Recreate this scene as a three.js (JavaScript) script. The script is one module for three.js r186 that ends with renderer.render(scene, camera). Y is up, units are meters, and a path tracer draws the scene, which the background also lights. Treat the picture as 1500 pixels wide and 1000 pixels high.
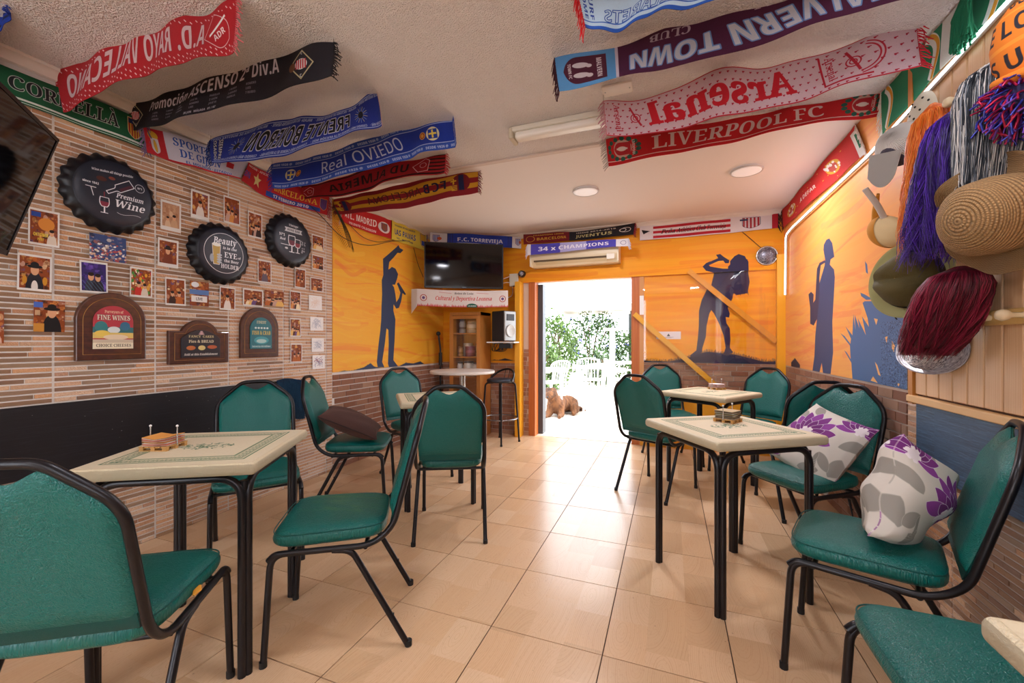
import * as THREE from 'three';
import { mergeGeometries, mergeVertices, toCreasedNormals } from 'three/addons/utils/BufferGeometryUtils.js';
import { RoundedBoxGeometry } from 'three/addons/geometries/RoundedBoxGeometry.js';
import { RectAreaLightUniformsLib } from 'three/addons/lights/RectAreaLightUniformsLib.js';
import { MarchingCubes } from 'three/addons/objects/MarchingCubes.js';
RectAreaLightUniformsLib.init();

// ---------- camera, sky, sun, exposure ----------
const scene = new THREE.Scene();
const camera = new THREE.PerspectiveCamera(78.51, 1.5, 0.05, 200);
camera.position.set(0, 1.2, 0);
camera.rotation.set(0, 0.3624, 0);
const renderer = new THREE.WebGLRenderer();
renderer.toneMapping = THREE.LinearToneMapping;
renderer.toneMappingExposure = 1.95;
renderer.shadowMap.enabled = true;
scene.background = new THREE.Color().setRGB(3.0, 3.2, 3.5);
const sun = new THREE.DirectionalLight(0xfff1dc, 2.4);
sun.position.set(9, 12, -9.5); sun.target.position.set(0, 0, -8);
sun.castShadow = true;
Object.assign(sun.shadow.camera, { left: -9, right: 9, top: 9, bottom: -9, near: 1, far: 40 });
scene.add(sun); scene.add(sun.target);

// ---------- helpers ----------
const H = 2.58, XL = -2.94, XR = 1.108, ZB = -5.07, ZR = 2.7;
let seed = 7;
const rnd = () => { seed = (seed + 0x6d2b79f5) | 0; let t = Math.imul(seed ^ (seed >>> 15), 1 | seed); t = (t + Math.imul(t ^ (t >>> 7), 61 | t)) ^ t; return ((t ^ (t >>> 14)) >>> 0) / 4294967296; };
const rr = (a, b) => a + (b - a) * rnd();
const V = (x, y, z) => new THREE.Vector3(x, y, z);
const used = new Map();
function numbered(n) { const k = used.get(n) || 0; used.set(n, k + 1); return k ? n + '_' + String(k).padStart(3, '0') : n; }
function fin(o) { o.castShadow = true; o.receiveShadow = true; return o; }
function part(name, geo, m, parent, label) {
  const g = Array.isArray(geo) ? (geo.length === 1 ? geo[0] : mergeGeometries(geo.map(clean))) : geo;
  const o = fin(new THREE.Mesh(g, m)); o.name = name; parent.add(o);
  if (label) o.userData.label = label;
  return o;
}
function clean(g) { const q = g.index ? g.toNonIndexed() : g.clone(); for (const k of Object.keys(q.attributes)) if (!['position', 'normal', 'uv'].includes(k)) q.deleteAttribute(k); if (!q.attributes.uv) q.setAttribute('uv', new THREE.BufferAttribute(new Float32Array(q.attributes.position.count * 2), 2)); return q; }
function thing(name, label, category, pos = [0, 0, 0], ry = 0, group) {
  const o = new THREE.Group(); o.name = numbered(name); scene.add(o); o.position.set(...pos); o.rotation.y = ry;
  o.userData = { label, category }; if (group) o.userData.group = group; return o;
}
function solo(name, label, category, geo, m, pos = [0, 0, 0], ry = 0, group) {
  const o = part(numbered(name), geo, m, scene); o.position.set(...pos); o.rotation.y = ry;
  o.userData = { label, category }; if (group) o.userData.group = group; return o;
}
function structure(name, geo, m, pos = [0, 0, 0], label, category) {
  const o = part(numbered(name), geo, m, scene, label); o.position.set(...pos); o.userData.kind = 'structure'; o.userData.category = category || name.split('_')[0]; return o;
}
function copy(src, pos, ry, label) {
  const c = src.clone(); c.name = numbered(src.name.replace(/_\d{3}$/, '')); c.userData = { ...src.userData }; scene.add(c);
  c.position.set(...pos); c.rotation.y = ry; if (label) c.userData.label = label; return c;
}
const col = (c) => new THREE.Color(c);
function M(color, roughness = 0.6, o = {}) { return new THREE.MeshPhysicalMaterial({ color: col(color), roughness, ...o }); }
const at = (g, x, y, z, rx = 0, ry = 0, rz = 0) => { if (rx || ry || rz) g.applyMatrix4(new THREE.Matrix4().makeRotationFromEuler(new THREE.Euler(rx, ry, rz))); g.translate(x, y, z); return g; };
// box with uv in metres
function box(w, h, d, x = 0, y = 0, z = 0, ou = 0, ov = 0) {
  const g = new THREE.BoxGeometry(w, h, d), u = g.attributes.uv, s = [[d, h], [d, h], [w, d], [w, d], [w, h], [w, h]];
  for (let i = 0; i < 24; i++) { const f = s[i >> 2]; u.setXY(i, u.getX(i) * f[0] + ou, u.getY(i) * f[1] + ov); }
  g.translate(x, y, z); return g;
}
const box2 = (x0, x1, y0, y1, z0, z1) => box(x1 - x0, y1 - y0, z1 - z0, (x0 + x1) / 2, (y0 + y1) / 2, (z0 + z1) / 2, x0 + z0, y0);
const rbox = (w, h, d, r = 0.01, s = 2) => new RoundedBoxGeometry(w, h, d, s, Math.min(r, w / 2.01, h / 2.01, d / 2.01));
const cyl = (r0, r1, h, n = 20) => new THREE.CylinderGeometry(r0, r1, h, n);
const lathe = (pts, n = 28) => new THREE.LatheGeometry(pts.map((p) => new THREE.Vector2(p[0], p[1])), n);
// polyline with rounded corners
function fillet(pts, r, n = 6) {
  const out = [pts[0].clone()];
  for (let i = 1; i < pts.length - 1; i++) {
    const p = pts[i], a = pts[i - 1], b = pts[i + 1], ri = Array.isArray(r) ? r[i] : r, da = a.distanceTo(p), db = b.distanceTo(p), k = Math.min(ri, da * 0.49, db * 0.49);
    const s = p.clone().lerp(a, k / da), e = p.clone().lerp(b, k / db);
    for (let j = 0; j <= n; j++) { const t = j / n; out.push(s.clone().multiplyScalar((1 - t) ** 2).addScaledVector(p, 2 * t * (1 - t)).addScaledVector(e, t * t)); }
  }
  out.push(pts[pts.length - 1].clone()); return out;
}
// sweep a ring along a polyline (parallel transport), closed ends
function sweep(pts, r, n = 8, sx = 1, up = null) {
  const P = [], N = [], U = [], I = []; const m = pts.length; let nrm = null, len = 0;
  for (let i = 0; i < m; i++) {
    const t = pts[Math.min(i + 1, m - 1)].clone().sub(pts[Math.max(i - 1, 0)]).normalize();
    if (!nrm) { nrm = up ? up.clone() : (Math.abs(t.y) < 0.9 ? V(0, 1, 0) : V(1, 0, 0)); }
    nrm.addScaledVector(t, -nrm.dot(t)).normalize(); const bi = t.clone().cross(nrm);
    if (i) len += pts[i].distanceTo(pts[i - 1]);
    const ri = typeof r === 'function' ? r(i / (m - 1)) : r;
    for (let j = 0; j <= n; j++) { const a = j / n * Math.PI * 2, c = Math.cos(a), s = Math.sin(a); const d = nrm.clone().multiplyScalar(c * sx).addScaledVector(bi, s); P.push(pts[i].x + d.x * ri, pts[i].y + d.y * ri, pts[i].z + d.z * ri); d.copy(nrm).multiplyScalar(c / sx).addScaledVector(bi, s).normalize(); N.push(d.x, d.y, d.z); U.push(j / n * 0.08, len); }
  }
  for (let i = 0; i < m - 1; i++) for (let j = 0; j < n; j++) { const a = i * (n + 1) + j, b = a + n + 1; I.push(a, a + 1, b, a + 1, b + 1, b); }
  for (const e of [0, m - 1]) { const c = P.length / 3, t = e ? pts[m - 1].clone().sub(pts[m - 2]).normalize() : pts[0].clone().sub(pts[1]).normalize(); P.push(pts[e].x, pts[e].y, pts[e].z); N.push(t.x, t.y, t.z); U.push(0, 0); for (let j = 0; j <= n; j++) { const q = (e * (n + 1) + j) * 3; P.push(P[q], P[q + 1], P[q + 2]); N.push(t.x, t.y, t.z); U.push(0, 0); } for (let j = 0; j < n; j++) e ? I.push(c, c + 1 + j, c + 2 + j) : I.push(c, c + 2 + j, c + 1 + j); }
  const g = new THREE.BufferGeometry(); g.setAttribute('position', new THREE.Float32BufferAttribute(P, 3)); g.setAttribute('normal', new THREE.Float32BufferAttribute(N, 3)); g.setAttribute('uv', new THREE.Float32BufferAttribute(U, 2)); g.setIndex(I); return g;
}
const curve = (pts, n = 24) => new THREE.CatmullRomCurve3(pts).getPoints(n);
// closed slab from two grids: f(u,v,side) -> Vector3
function slab(f, nu, nv) {
  const P = [], U = [], I = [], w = nu + 1;
  for (let s = 0; s < 2; s++) for (let j = 0; j <= nv; j++) for (let i = 0; i <= nu; i++) { const p = f(i / nu, j / nv, s); P.push(p.x, p.y, p.z); U.push(i / nu, j / nv); }
  const o = w * (nv + 1), q = (a, b, c, d) => I.push(a, b, c, a, c, d);
  for (let j = 0; j < nv; j++) for (let i = 0; i < nu; i++) { const a = j * w + i; q(a, a + 1, a + w + 1, a + w); q(o + a, o + a + w, o + a + w + 1, o + a + 1); }
  for (let i = 0; i < nu; i++) { q(i, o + i, o + i + 1, i + 1); const a = nv * w + i; q(a, a + 1, o + a + 1, o + a); }
  for (let j = 0; j < nv; j++) { const a = j * w; q(a, a + w, o + a + w, o + a); const b = a + nu; q(b, o + b, o + b + w, b + w); }
  const g = new THREE.BufferGeometry(); g.setAttribute('position', new THREE.Float32BufferAttribute(P, 3)); g.setAttribute('uv', new THREE.Float32BufferAttribute(U, 2)); g.setIndex(I); g.computeVertexNormals(); return g;
}
const lerp = (a, b, t) => a + (b - a) * t;
function interp(pts, t) { // polyline of [x,y] by fraction of first coordinate order, smooth
  const n = pts.length - 1, k = Math.min(n - 1, Math.floor(t * n)), f = t * n - k, g = (i) => pts[Math.max(0, Math.min(n, i))];
  const c = (j) => { const p0 = g(k - 1)[j], p1 = g(k)[j], p2 = g(k + 1)[j], p3 = g(k + 2)[j]; return 0.5 * (2 * p1 + (p2 - p0) * f + (2 * p0 - 5 * p1 + 4 * p2 - p3) * f * f + (3 * p1 - p0 - 3 * p2 + p3) * f ** 3); };
  return [c(0), c(1)];
}
// ---------- textures ----------
function canvas(w, h, draw) { const c = document.createElement('canvas'); c.width = w; c.height = h; const x = c.getContext('2d'); draw(x, w, h); return c; }
function tex(c, o = {}) { const t = new THREE.CanvasTexture(c); t.colorSpace = THREE.SRGBColorSpace; t.wrapS = t.wrapT = THREE.RepeatWrapping; t.anisotropy = 8; Object.assign(t, o); return t; }
function data(w, h, f, srgb) {
  const d = new Uint8Array(w * h * 4); for (let y = 0; y < h; y++) for (let x = 0; x < w; x++) { const v = f(x, y), i = (y * w + x) * 4; for (let c = 0; c < 3; c++) d[i + c] = Math.max(0, Math.min(255, Array.isArray(v) ? v[c] : v)); d[i + 3] = 255; }
  const t = new THREE.DataTexture(d, w, h); t.magFilter = THREE.LinearFilter; t.wrapS = t.wrapT = THREE.RepeatWrapping; if (srgb) t.colorSpace = THREE.SRGBColorSpace; t.needsUpdate = true; return t;
}
// tileable value noise
function noiseGrid(n) { const a = new Float32Array(n * n); for (let i = 0; i < n * n; i++) a[i] = rnd(); return (x, y) => { x = ((x % n) + n) % n; y = ((y % n) + n) % n; const i = Math.floor(x), j = Math.floor(y), u = x - i, v = y - j, s = u * u * (3 - 2 * u), t = v * v * (3 - 2 * v), I = (i + 1) % n, J = (j + 1) % n; return lerp(lerp(a[j * n + i], a[j * n + I], s), lerp(a[J * n + i], a[J * n + I], s), t); }; }
const n8 = noiseGrid(8), n16 = noiseGrid(16), n32 = noiseGrid(32), n64 = noiseGrid(64), n128 = noiseGrid(128);
const metres = (t, w, h = w) => { t.repeat.set(1 / w, 1 / h); return t; };
const bumpRough = metres(data(512, 512, (x, y) => { const s = x / 512, t = y / 512; return 255 * (0.55 * n128(s * 128, t * 128) + 0.3 * n64(s * 64, t * 64) + 0.15 * n32(s * 32, t * 32)); }), 0.5);
const bumpVinyl = metres(data(256, 256, (x, y) => { const s = x / 256, t = y / 256; return 255 * (0.6 * Math.abs(n64(s * 64, t * 64) - 0.5) * 2 + 0.4 * n32(s * 32, t * 32)); }), 0.14);
const bumpCloth = metres(data(128, 128, (x, y) => 128 + 90 * Math.sin(x / 128 * Math.PI * 32) * Math.sin(y / 128 * Math.PI * 32) + 30 * (rnd() - 0.5)), 0.06);
function woodTex(w, h, base, dark, opts = {}) {
  const { knots = 2, lines = 1, along = 'y', amp = 1 } = opts;
  const b = col(base), d = col(dark); const B0 = [b.r, b.g, b.b].map((v) => Math.pow(v, 1 / 2.2) * 255), D0 = [d.r, d.g, d.b].map((v) => Math.pow(v, 1 / 2.2) * 255);
  const ks = []; for (let i = 0; i < knots; i++) ks.push([rnd(), rnd(), rr(0.008, 0.02)]);
  return data(w, h, (x, y) => {
    let s = x / w, t = y / h; if (along === 'x') [s, t] = [t, s];
    const wob = n8(s * 8, t * 8) * 0.08 + n16(s * 16 * 1, t * 8) * 0.03; let g = 0.5 + 0.5 * Math.sin((s + wob) * 2 * Math.PI * 9 * lines); g = g * 0.35 + 0.35 * n128(s * 128, t * 4) + 0.3 * n64(s * 64, t * 2);
    let k = Math.min(1, Math.max(0, g * 0.75 * amp));
    for (const q of ks) { const dd = Math.hypot((s - q[0]), (t - q[1]) * 1.6); if (dd < q[2] * 2) k = Math.max(k, 1 - dd / (q[2] * 2) * 0.6); }
    return B0.map((v, i) => lerp(v, D0[i], k));
  }, true);
}
function text(x, s, cx, cy, size, fill, o = {}) { // centred text; o: font, w (fit width), mirror, turn, stroke, lw, skew
  x.save(); x.translate(cx, cy); if (o.turn) x.rotate(o.turn); if (o.mirror) x.scale(-1, 1); if (o.skew) x.transform(1, 0, o.skew, 1, 0, 0);
  x.font = (o.weight || 'bold') + ' ' + size + 'px ' + (o.font || 'sans-serif'); x.textAlign = o.align || 'center'; x.textBaseline = 'middle';
  const w = x.measureText(s).width; if (o.w) x.scale(o.w / w, 1); if (o.sy) x.scale(1, o.sy);
  if (o.stroke) { x.lineWidth = o.lw || 4; x.strokeStyle = o.stroke; x.lineJoin = 'round'; x.strokeText(s, 0, 0); }
  if (fill) { x.fillStyle = fill; x.fillText(s, 0, 0); } x.restore();
}
function blob(x, pts, fill, stroke, lw) { x.beginPath(); pts.forEach((p, i) => (i ? x.lineTo(p[0], p[1]) : x.moveTo(p[0], p[1]))); x.closePath(); if (fill) { x.fillStyle = fill; x.fill(); } if (stroke) { x.strokeStyle = stroke; x.lineWidth = lw || 2; x.stroke(); } }
function disc(x, cx, cy, r, fill, ry) { x.beginPath(); x.ellipse(cx, cy, r, ry || r, 0, 0, Math.PI * 2); x.fillStyle = fill; x.fill(); }
function ring(x, cx, cy, r, stroke, lw, ry) { x.beginPath(); x.ellipse(cx, cy, r, ry || r, 0, 0, Math.PI * 2); x.strokeStyle = stroke; x.lineWidth = lw; x.stroke(); }
function weave(x, w, h) { for (let i = 0; i < w * h / 26; i++) { x.fillStyle = rnd() < 0.5 ? 'rgba(255,255,255,0.05)' : 'rgba(0,0,0,0.07)'; x.fillRect(rnd() * w, rnd() * h, 2, 1); } }

// ---------- setting ----------
const matPlaster = M('#e6e0e0', 0.9, { bumpMap: bumpRough, bumpScale: 0.012 });
const matSmooth = M('#e8e1e0', 0.85);
const matGrout = M('#4a3526', 0.9);
const floorSlab = structure('floor', box2(XL - 0.15, XR + 0.15, -0.2, -0.004, ZB - 0.16, ZR + 0.15), matGrout, [0, 0, 0], 'beech-look tiled floor', 'floor');
const tileMats = [];
for (let k = 0; k < 6; k++) {
  const c = canvas(320, 320, (x, w, h) => {
    const tones = [[217, 180, 143], [211, 174, 136], [222, 187, 151], [207, 170, 132], [217, 178, 139], [220, 183, 146]];
    const nC = 3; for (let i = 0; i < nC; i++) { let y = -rnd() * 160; while (y < h) { const L = rr(150, 260), t = tones[Math.floor(rnd() * 6)]; x.save(); x.beginPath(); x.rect(i * w / nC, y, w / nC + 1, L); x.clip(); x.fillStyle = `rgb(${t})`; x.fillRect(i * w / nC, y, w / nC + 1, L);
      const cx = i * w / nC + rr(-20, 120), cy = y + rr(0, L); for (let q = 0; q < 26; q++) { x.strokeStyle = `rgba(${t[0] - 38},${t[1] - 46},${t[2] - 52},${rr(0.12, 0.4)})`; x.lineWidth = rr(0.5, 1.4); x.beginPath(); x.ellipse(cx, cy, 5 + q * 5, 14 + q * 15, rr(-0.03, 0.03), 0, 7); x.stroke(); } x.restore(); y += L; } }
    for (let q = 0; q < 900; q++) { x.fillStyle = `rgba(150,105,70,${rr(0.05, 0.2)})`; x.fillRect(rnd() * w, rnd() * h, 1, rr(2, 9)); }
    for (let q = 0; q < 5; q++) { x.fillStyle = 'rgba(90,70,50,0.25)'; disc(x, rnd() * w, rnd() * h, rr(0.8, 2.2), 'rgba(90,70,50,0.3)'); }
  });
  tileMats.push(M('#ffffff', 0.24, { map: tex(c), specularIntensity: 0.9 }));
}
{ const p = 0.4628, g = new THREE.BoxGeometry(p - 0.0045, 0.012, p - 0.0045), out = [];
  for (let i = -6; i < 3; i++) for (let j = -7; j < 11; j++) {
    let x0 = -0.2435 + i * p, z0 = -2.08 + j * p, x1 = x0 + p, z1 = z0 + p; x0 = Math.max(x0, XL); x1 = Math.min(x1, XR); z0 = Math.max(z0, ZB - 0.1); z1 = Math.min(z1, ZR);
    if (x1 - x0 < 0.02 || z1 - z0 < 0.02) continue;
    const o = part('floor_tile', g, tileMats[Math.floor(rnd() * 6)], floorSlab); o.position.set((x0 + x1) / 2, -0.006, (z0 + z1) / 2); o.scale.set((x1 - x0) / p, 1, (z1 - z0) / p); if (x1 - x0 > 0.4 && rnd() < 0.5) o.rotation.y = Math.PI;
  } }
// ceiling: rough plaster near, smooth board beyond the joint
const ceil = structure('ceiling', box2(XL - 0.15, XR + 0.15, H, H + 0.15, -2.93, ZR + 0.15), matPlaster, [0, 0, 0], 'rough stippled plaster ceiling', 'ceiling');
part('smooth_ceiling_board', box2(XL - 0.15, XR + 0.15, H - 0.006, H + 0.15, ZB - 0.3, -2.93), matSmooth, ceil, 'smooth painted ceiling board');
part('joint_strip', box2(XL, XR, H - 0.012, H, -2.965, -2.925), M('#d6c8c2', 0.8), ceil);
// brick helpers
const unit = new THREE.BoxGeometry(1, 1, 1);
const stripMats = ['#c69672', '#d0a584', '#bb8864', '#d6b294', '#c29a7a', '#cc996e', '#d3ab88', '#b98d70'].map((c) => M(c, 0.55, { bumpMap: bumpRough, bumpScale: 0.004 }));
const brickMats = ['#ac755a', '#b88467', '#a26a4e', '#c19579', '#b08066', '#a6765f'].map((c) => M(c, 0.6, { bumpMap: bumpRough, bumpScale: 0.004 }));
const matMortarLight = M('#dcd4cd', 0.85), matMortar = M('#cfb9aa', 0.85);
function bricks(parent, list, mats, limit) { // list: {c:[x,y,z], s:[sx,sy,sz]}
  list.forEach((b) => { b.d = Math.hypot(b.c[0], b.c[1] - 1.2, b.c[2]); b.a = b.s[0] * b.s[1] * b.s[2] / b.d ** 3 + (b.hide ? -1 : 0); });
  const order = [...list].sort((p, q) => q.a - p.a), rest = mats.map(() => []);
  order.forEach((b, i) => { const k = Math.floor(rnd() * mats.length); if (i < limit) { const o = part('brick', unit, mats[k], parent); o.position.set(...b.c); o.scale.set(...b.s); } else { rest[k].push(box(...b.s, ...b.c)); } });
  rest.forEach((r, k) => { if (r.length) { const o = part('small_bricks', r, mats[k], parent); o.userData.kind = 'stuff'; } });
}
// left wall
const wallL = structure('wall_left', box2(XL - 0.15, XL - 0.005, 0, H, ZB - 0.15, ZR + 0.15), matMortarLight, [0, 0, 0], 'wall faced with thin brick-strip tiles', 'wall');
const stripList = (zs, y0, y1, x, dir) => { const list = []; for (let i = 0; i < zs.length - 1; i++) { const za = zs[i] - 0.003, zb = zs[i + 1] + 0.003; let r = 0; for (let y = y0; y < y1 - 0.02; y += 0.0262, r++) { const cuts = [za]; let z = za - ((r * 0.37 + i * 0.2) % 1) * 0.2 - 0.05; while (z > zb + 0.05) { cuts.push(z); z -= rr(0.17, 0.27); } cuts.push(zb); for (let k = 0; k < cuts.length - 1; k++) { const a = cuts[k], b = cuts[k + 1], w = a - b - 0.0055; if (w > 0.01) list.push({ c: [x, y + 0.0095, (a + b) / 2], s: [0.004 + rr(0, 0.002), 0.0186, w], hide: a > -0.8 }); } } } return list; };
{ const zs = []; for (let k = -8; k < 5; k++) zs.push(-1.162 - 0.4515 * k); zs.push(-3.043);
  bricks(wallL, stripList(zs, 0, 2.5, XL - 0.0035, 1), stripMats, 300); }
function brickRows(axis, a0, a1, y0, y1, at, out, bl = 0.172, bh = 0.056) {
  let r = 0; for (let y = y0; y < y1 - 0.015; y += bh, r++) for (let a = a0 - (r % 2 ? bl / 2 : 0) - 0.03 * (r % 3); a < a1; a += bl) {
    const s = Math.max(a, a0), e = Math.min(a + bl - 0.009, a1); if (e - s < 0.02) continue; const h = Math.min(bh - 0.009, y1 - y), c = (s + e) / 2;
    out.push(axis === 'z' ? { c: [at, y + h / 2, -c], s: [0.009 + rr(0, 0.002), h, e - s] } : { c: [c, y + h / 2, at], s: [e - s, h, 0.009 + rr(0, 0.002)] });
  } return out; }
// murals
function skyPaint(x, w, h, base, tones, n, tilt = 0) {
  x.fillStyle = base; x.fillRect(0, 0, w, h);
  for (let i = 0; i < n; i++) { const y0 = rnd() * h, x0 = rr(-0.3, 0.9) * w, L = rr(0.15, 0.7) * w, a = rr(4, 26), ph = rnd() * 6; x.strokeStyle = `rgba(${tones[Math.floor(rnd() * tones.length)]},${rr(0.06, 0.3)})`; x.lineCap = 'round'; x.lineWidth = rr(3, 26); x.beginPath(); for (let k = 0; k <= 12; k++) { const px = x0 + L * k / 12, py = y0 + Math.sin(ph + k * 0.45) * a + tilt * L * k / 12; k ? x.lineTo(px, py) : x.moveTo(px, py); } x.stroke(); }
  for (let i = 0; i < 500; i++) { x.strokeStyle = `rgba(${tones[Math.floor(rnd() * tones.length)]},${rr(0.08, 0.25)})`; x.lineWidth = rr(0.5, 1.6); const px = rnd() * w, py = rnd() * h; x.beginPath(); x.moveTo(px, py); x.lineTo(px + rr(30, 160), py + rr(-6, 6)); x.stroke(); }
}
function grass(x, pts, fill, hgt) { blob(x, pts, fill); for (let i = 0; i < pts.length - 1; i++) { const [ax, ay] = pts[i], [bx, by] = pts[i + 1], n = Math.abs(bx - ax) / 3; for (let k = 0; k < n; k++) { const t = k / n, px = lerp(ax, bx, t), py = lerp(ay, by, t); x.strokeStyle = fill; x.lineWidth = 1.5; x.beginPath(); x.moveTo(px, py + 3); x.lineTo(px + rr(-3, 3), py - rr(0.2, 1) * hgt); x.stroke(); } } }
const mapTo = (u0, u1, v0, v1, w, h, flip) => (p) => [(flip ? (u1 - p[0]) : (p[0] - u0)) / (u1 - u0) * w, (v1 - p[1]) / (v1 - v0) * h];
const NAVY = '#36415e';
const muralL = tex(canvas(1024, 840, (x, w, h) => {
  skyPaint(x, w, h, '#f2ae36', ['247,201,62', '240,140,52', '236,112,48', '250,212,90', '233,98,66', '245,170,40'], 170, 0.02);
  const m = mapTo(3.043, 5.07, 0.912, 2.58, w, h);
  blob(x, [[4.006,2.279],[4.047,2.314],[4.074,2.283],[4.143,2.276],[4.084,2.227],[4.03,2.222],[3.964,2.159],[3.877,2.087],[3.862,2.001],[3.877,2.007],[3.925,2.041],[3.99,2.032],[4.04,1.978],[4.023,1.925],[3.983,1.848],[3.931,1.842],[3.964,1.816],[3.99,1.738],[4.006,1.648],[4.057,1.703],[4.084,1.768],[4.04,1.835],[4.016,1.863],[4.05,1.883],[4.108,1.833],[4.196,1.759],[4.167,1.752],[4.125,1.768],[4.098,1.666],[4.057,1.59],[4.006,1.576],[3.957,1.623],[3.951,1.552],[3.99,1.454],[3.974,1.21],[3.951,0.989],[4.04,0.913],[4.03,0.895],[3.877,0.904],[3.855,0.953],[3.868,1.17],[3.862,1.328],[3.83,1.347],[3.8,1.171],[3.754,0.977],[3.794,0.917],[3.681,0.924],[3.666,0.981],[3.695,1.171],[3.725,1.325],[3.739,1.441],[3.745,1.596],[3.754,1.713],[3.748,1.867],[3.775,1.929],[3.769,2.103],[3.877,2.182]].map(m), NAVY);
  grass(x, [[3.121,0.909],[3.185,0.918],[3.281,0.908],[3.459,0.933],[3.567,0.971],[3.629,0.93],[3.739,0.911],[4.057,0.912],[4.196,0.947],[4.342,0.929],[4.497,0.948],[4.619,0.897],[5.019,0.895],[5.019,0.773],[4.619,0.858],[3.739,0.853],[3.121,0.863]].map(m), NAVY, 3);
  for (let i = 0; i < 700; i++) { x.fillStyle = 'rgba(120,135,165,0.12)'; x.fillRect(rnd() * w, rnd() * h, rr(4, 12), 1); }
}));
const muralR = tex(canvas(1200, 820, (x, w, h) => {
  skyPaint(x, w, h, '#eda35a', ['248,190,110', '240,140,60', '230,110,80', '250,170,70', '226,110,90', '245,185,80'], 170, -0.05);
  const m = mapTo(2.649, 5.07, 0.958, 2.58, w, h, true);
  blob(x, [[3.859,1.944],[3.803,1.97],[3.741,1.966],[3.679,1.917],[3.638,1.81],[3.713,1.805],[3.731,1.77],[3.645,1.719],[3.628,1.661],[3.651,1.504],[3.679,1.344],[3.662,1.121],[3.713,0.961],[3.878,0.954],[3.906,1.035],[3.957,0.958],[4.135,0.956],[4.083,1.082],[4.061,1.25],[4.019,1.387],[4.01,1.579],[3.957,1.667],[3.84,1.783],[3.829,1.826],[3.867,1.906]].map(m), '#40496b');
  blob(x, [[3.957,1.823],[3.84,1.822],[3.822,1.803],[3.929,1.798],[3.961,1.709],[3.961,1.573],[4.01,1.387],[4.104,1.332],[4.194,1.35],[4.194,1.483],[4.24,1.603],[4.171,1.617],[4.104,1.588],[4.113,1.519],[4.061,1.542],[4.04,1.678],[4.019,1.786]].map(m), '#3a3a55');
  blob(x, [[3.319,0.961],[3.336,1.062],[3.455,1.14],[3.409,1.125],[3.347,1.084],[3.358,1.173],[3.522,1.257],[3.449,1.236],[3.352,1.184],[3.341,1.218],[3.432,1.301],[3.319,1.24],[3.303,1.377],[3.271,1.272],[3.282,1.371],[3.21,1.281],[3.235,1.346],[3.118,1.237],[3.173,1.354],[3.078,1.287],[3.094,1.339],[3.165,1.437],[3.136,1.445],[2.98,1.431],[2.859,1.345],[2.649,1.316],[2.649,0.945],[3.314,0.947]].map(m), '#4a6894');
  blob(x, [[3.132,1.688],[3.101,1.662],[3.09,1.604],[3.118,1.618]].map(m), '#4a6894'); blob(x, [[3.197,1.503],[3.136,1.486],[3.023,1.445],[3.113,1.451],[3.185,1.481]].map(m), '#4a6894');
  const hole = (p) => blob(x, p.map(m), '#f0b06a');
  hole([[3.012,1.335],[2.963,1.327],[2.984,1.294]]); hole([[3.001,1.083],[2.969,1.065],[2.928,1.005],[2.959,1.012]]); hole([[3.056,0.969],[3.023,0.997],[2.963,0.963]]); hole([[2.803,1.205],[2.77,1.178],[2.781,1.142],[2.803,1.165]]); hole([[2.878,1.224],[2.849,1.229],[2.859,1.187]]); hole([[2.749,0.983],[2.715,0.982],[2.735,0.967]]);
  const [ax, ay] = m([[2.938,1.312]][0]), [bx, by] = m([[2.649,0.958]][0]);
  for (let i = 0; i < 1500; i++) { x.fillStyle = rnd() < 0.7 ? 'rgba(28,38,66,0.75)' : 'rgba(140,165,200,0.5)'; x.fillRect(lerp(ax, bx, rnd() ** 0.8), lerp(ay, by, rnd()), rr(1, 4), rr(1, 3)); }
  grass(x, [[4.789,0.993],[4.658,1.04],[4.491,0.984],[4.491,0.964],[4.789,0.946]].map(m), '#2a2a3e', 4);
}));
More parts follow.
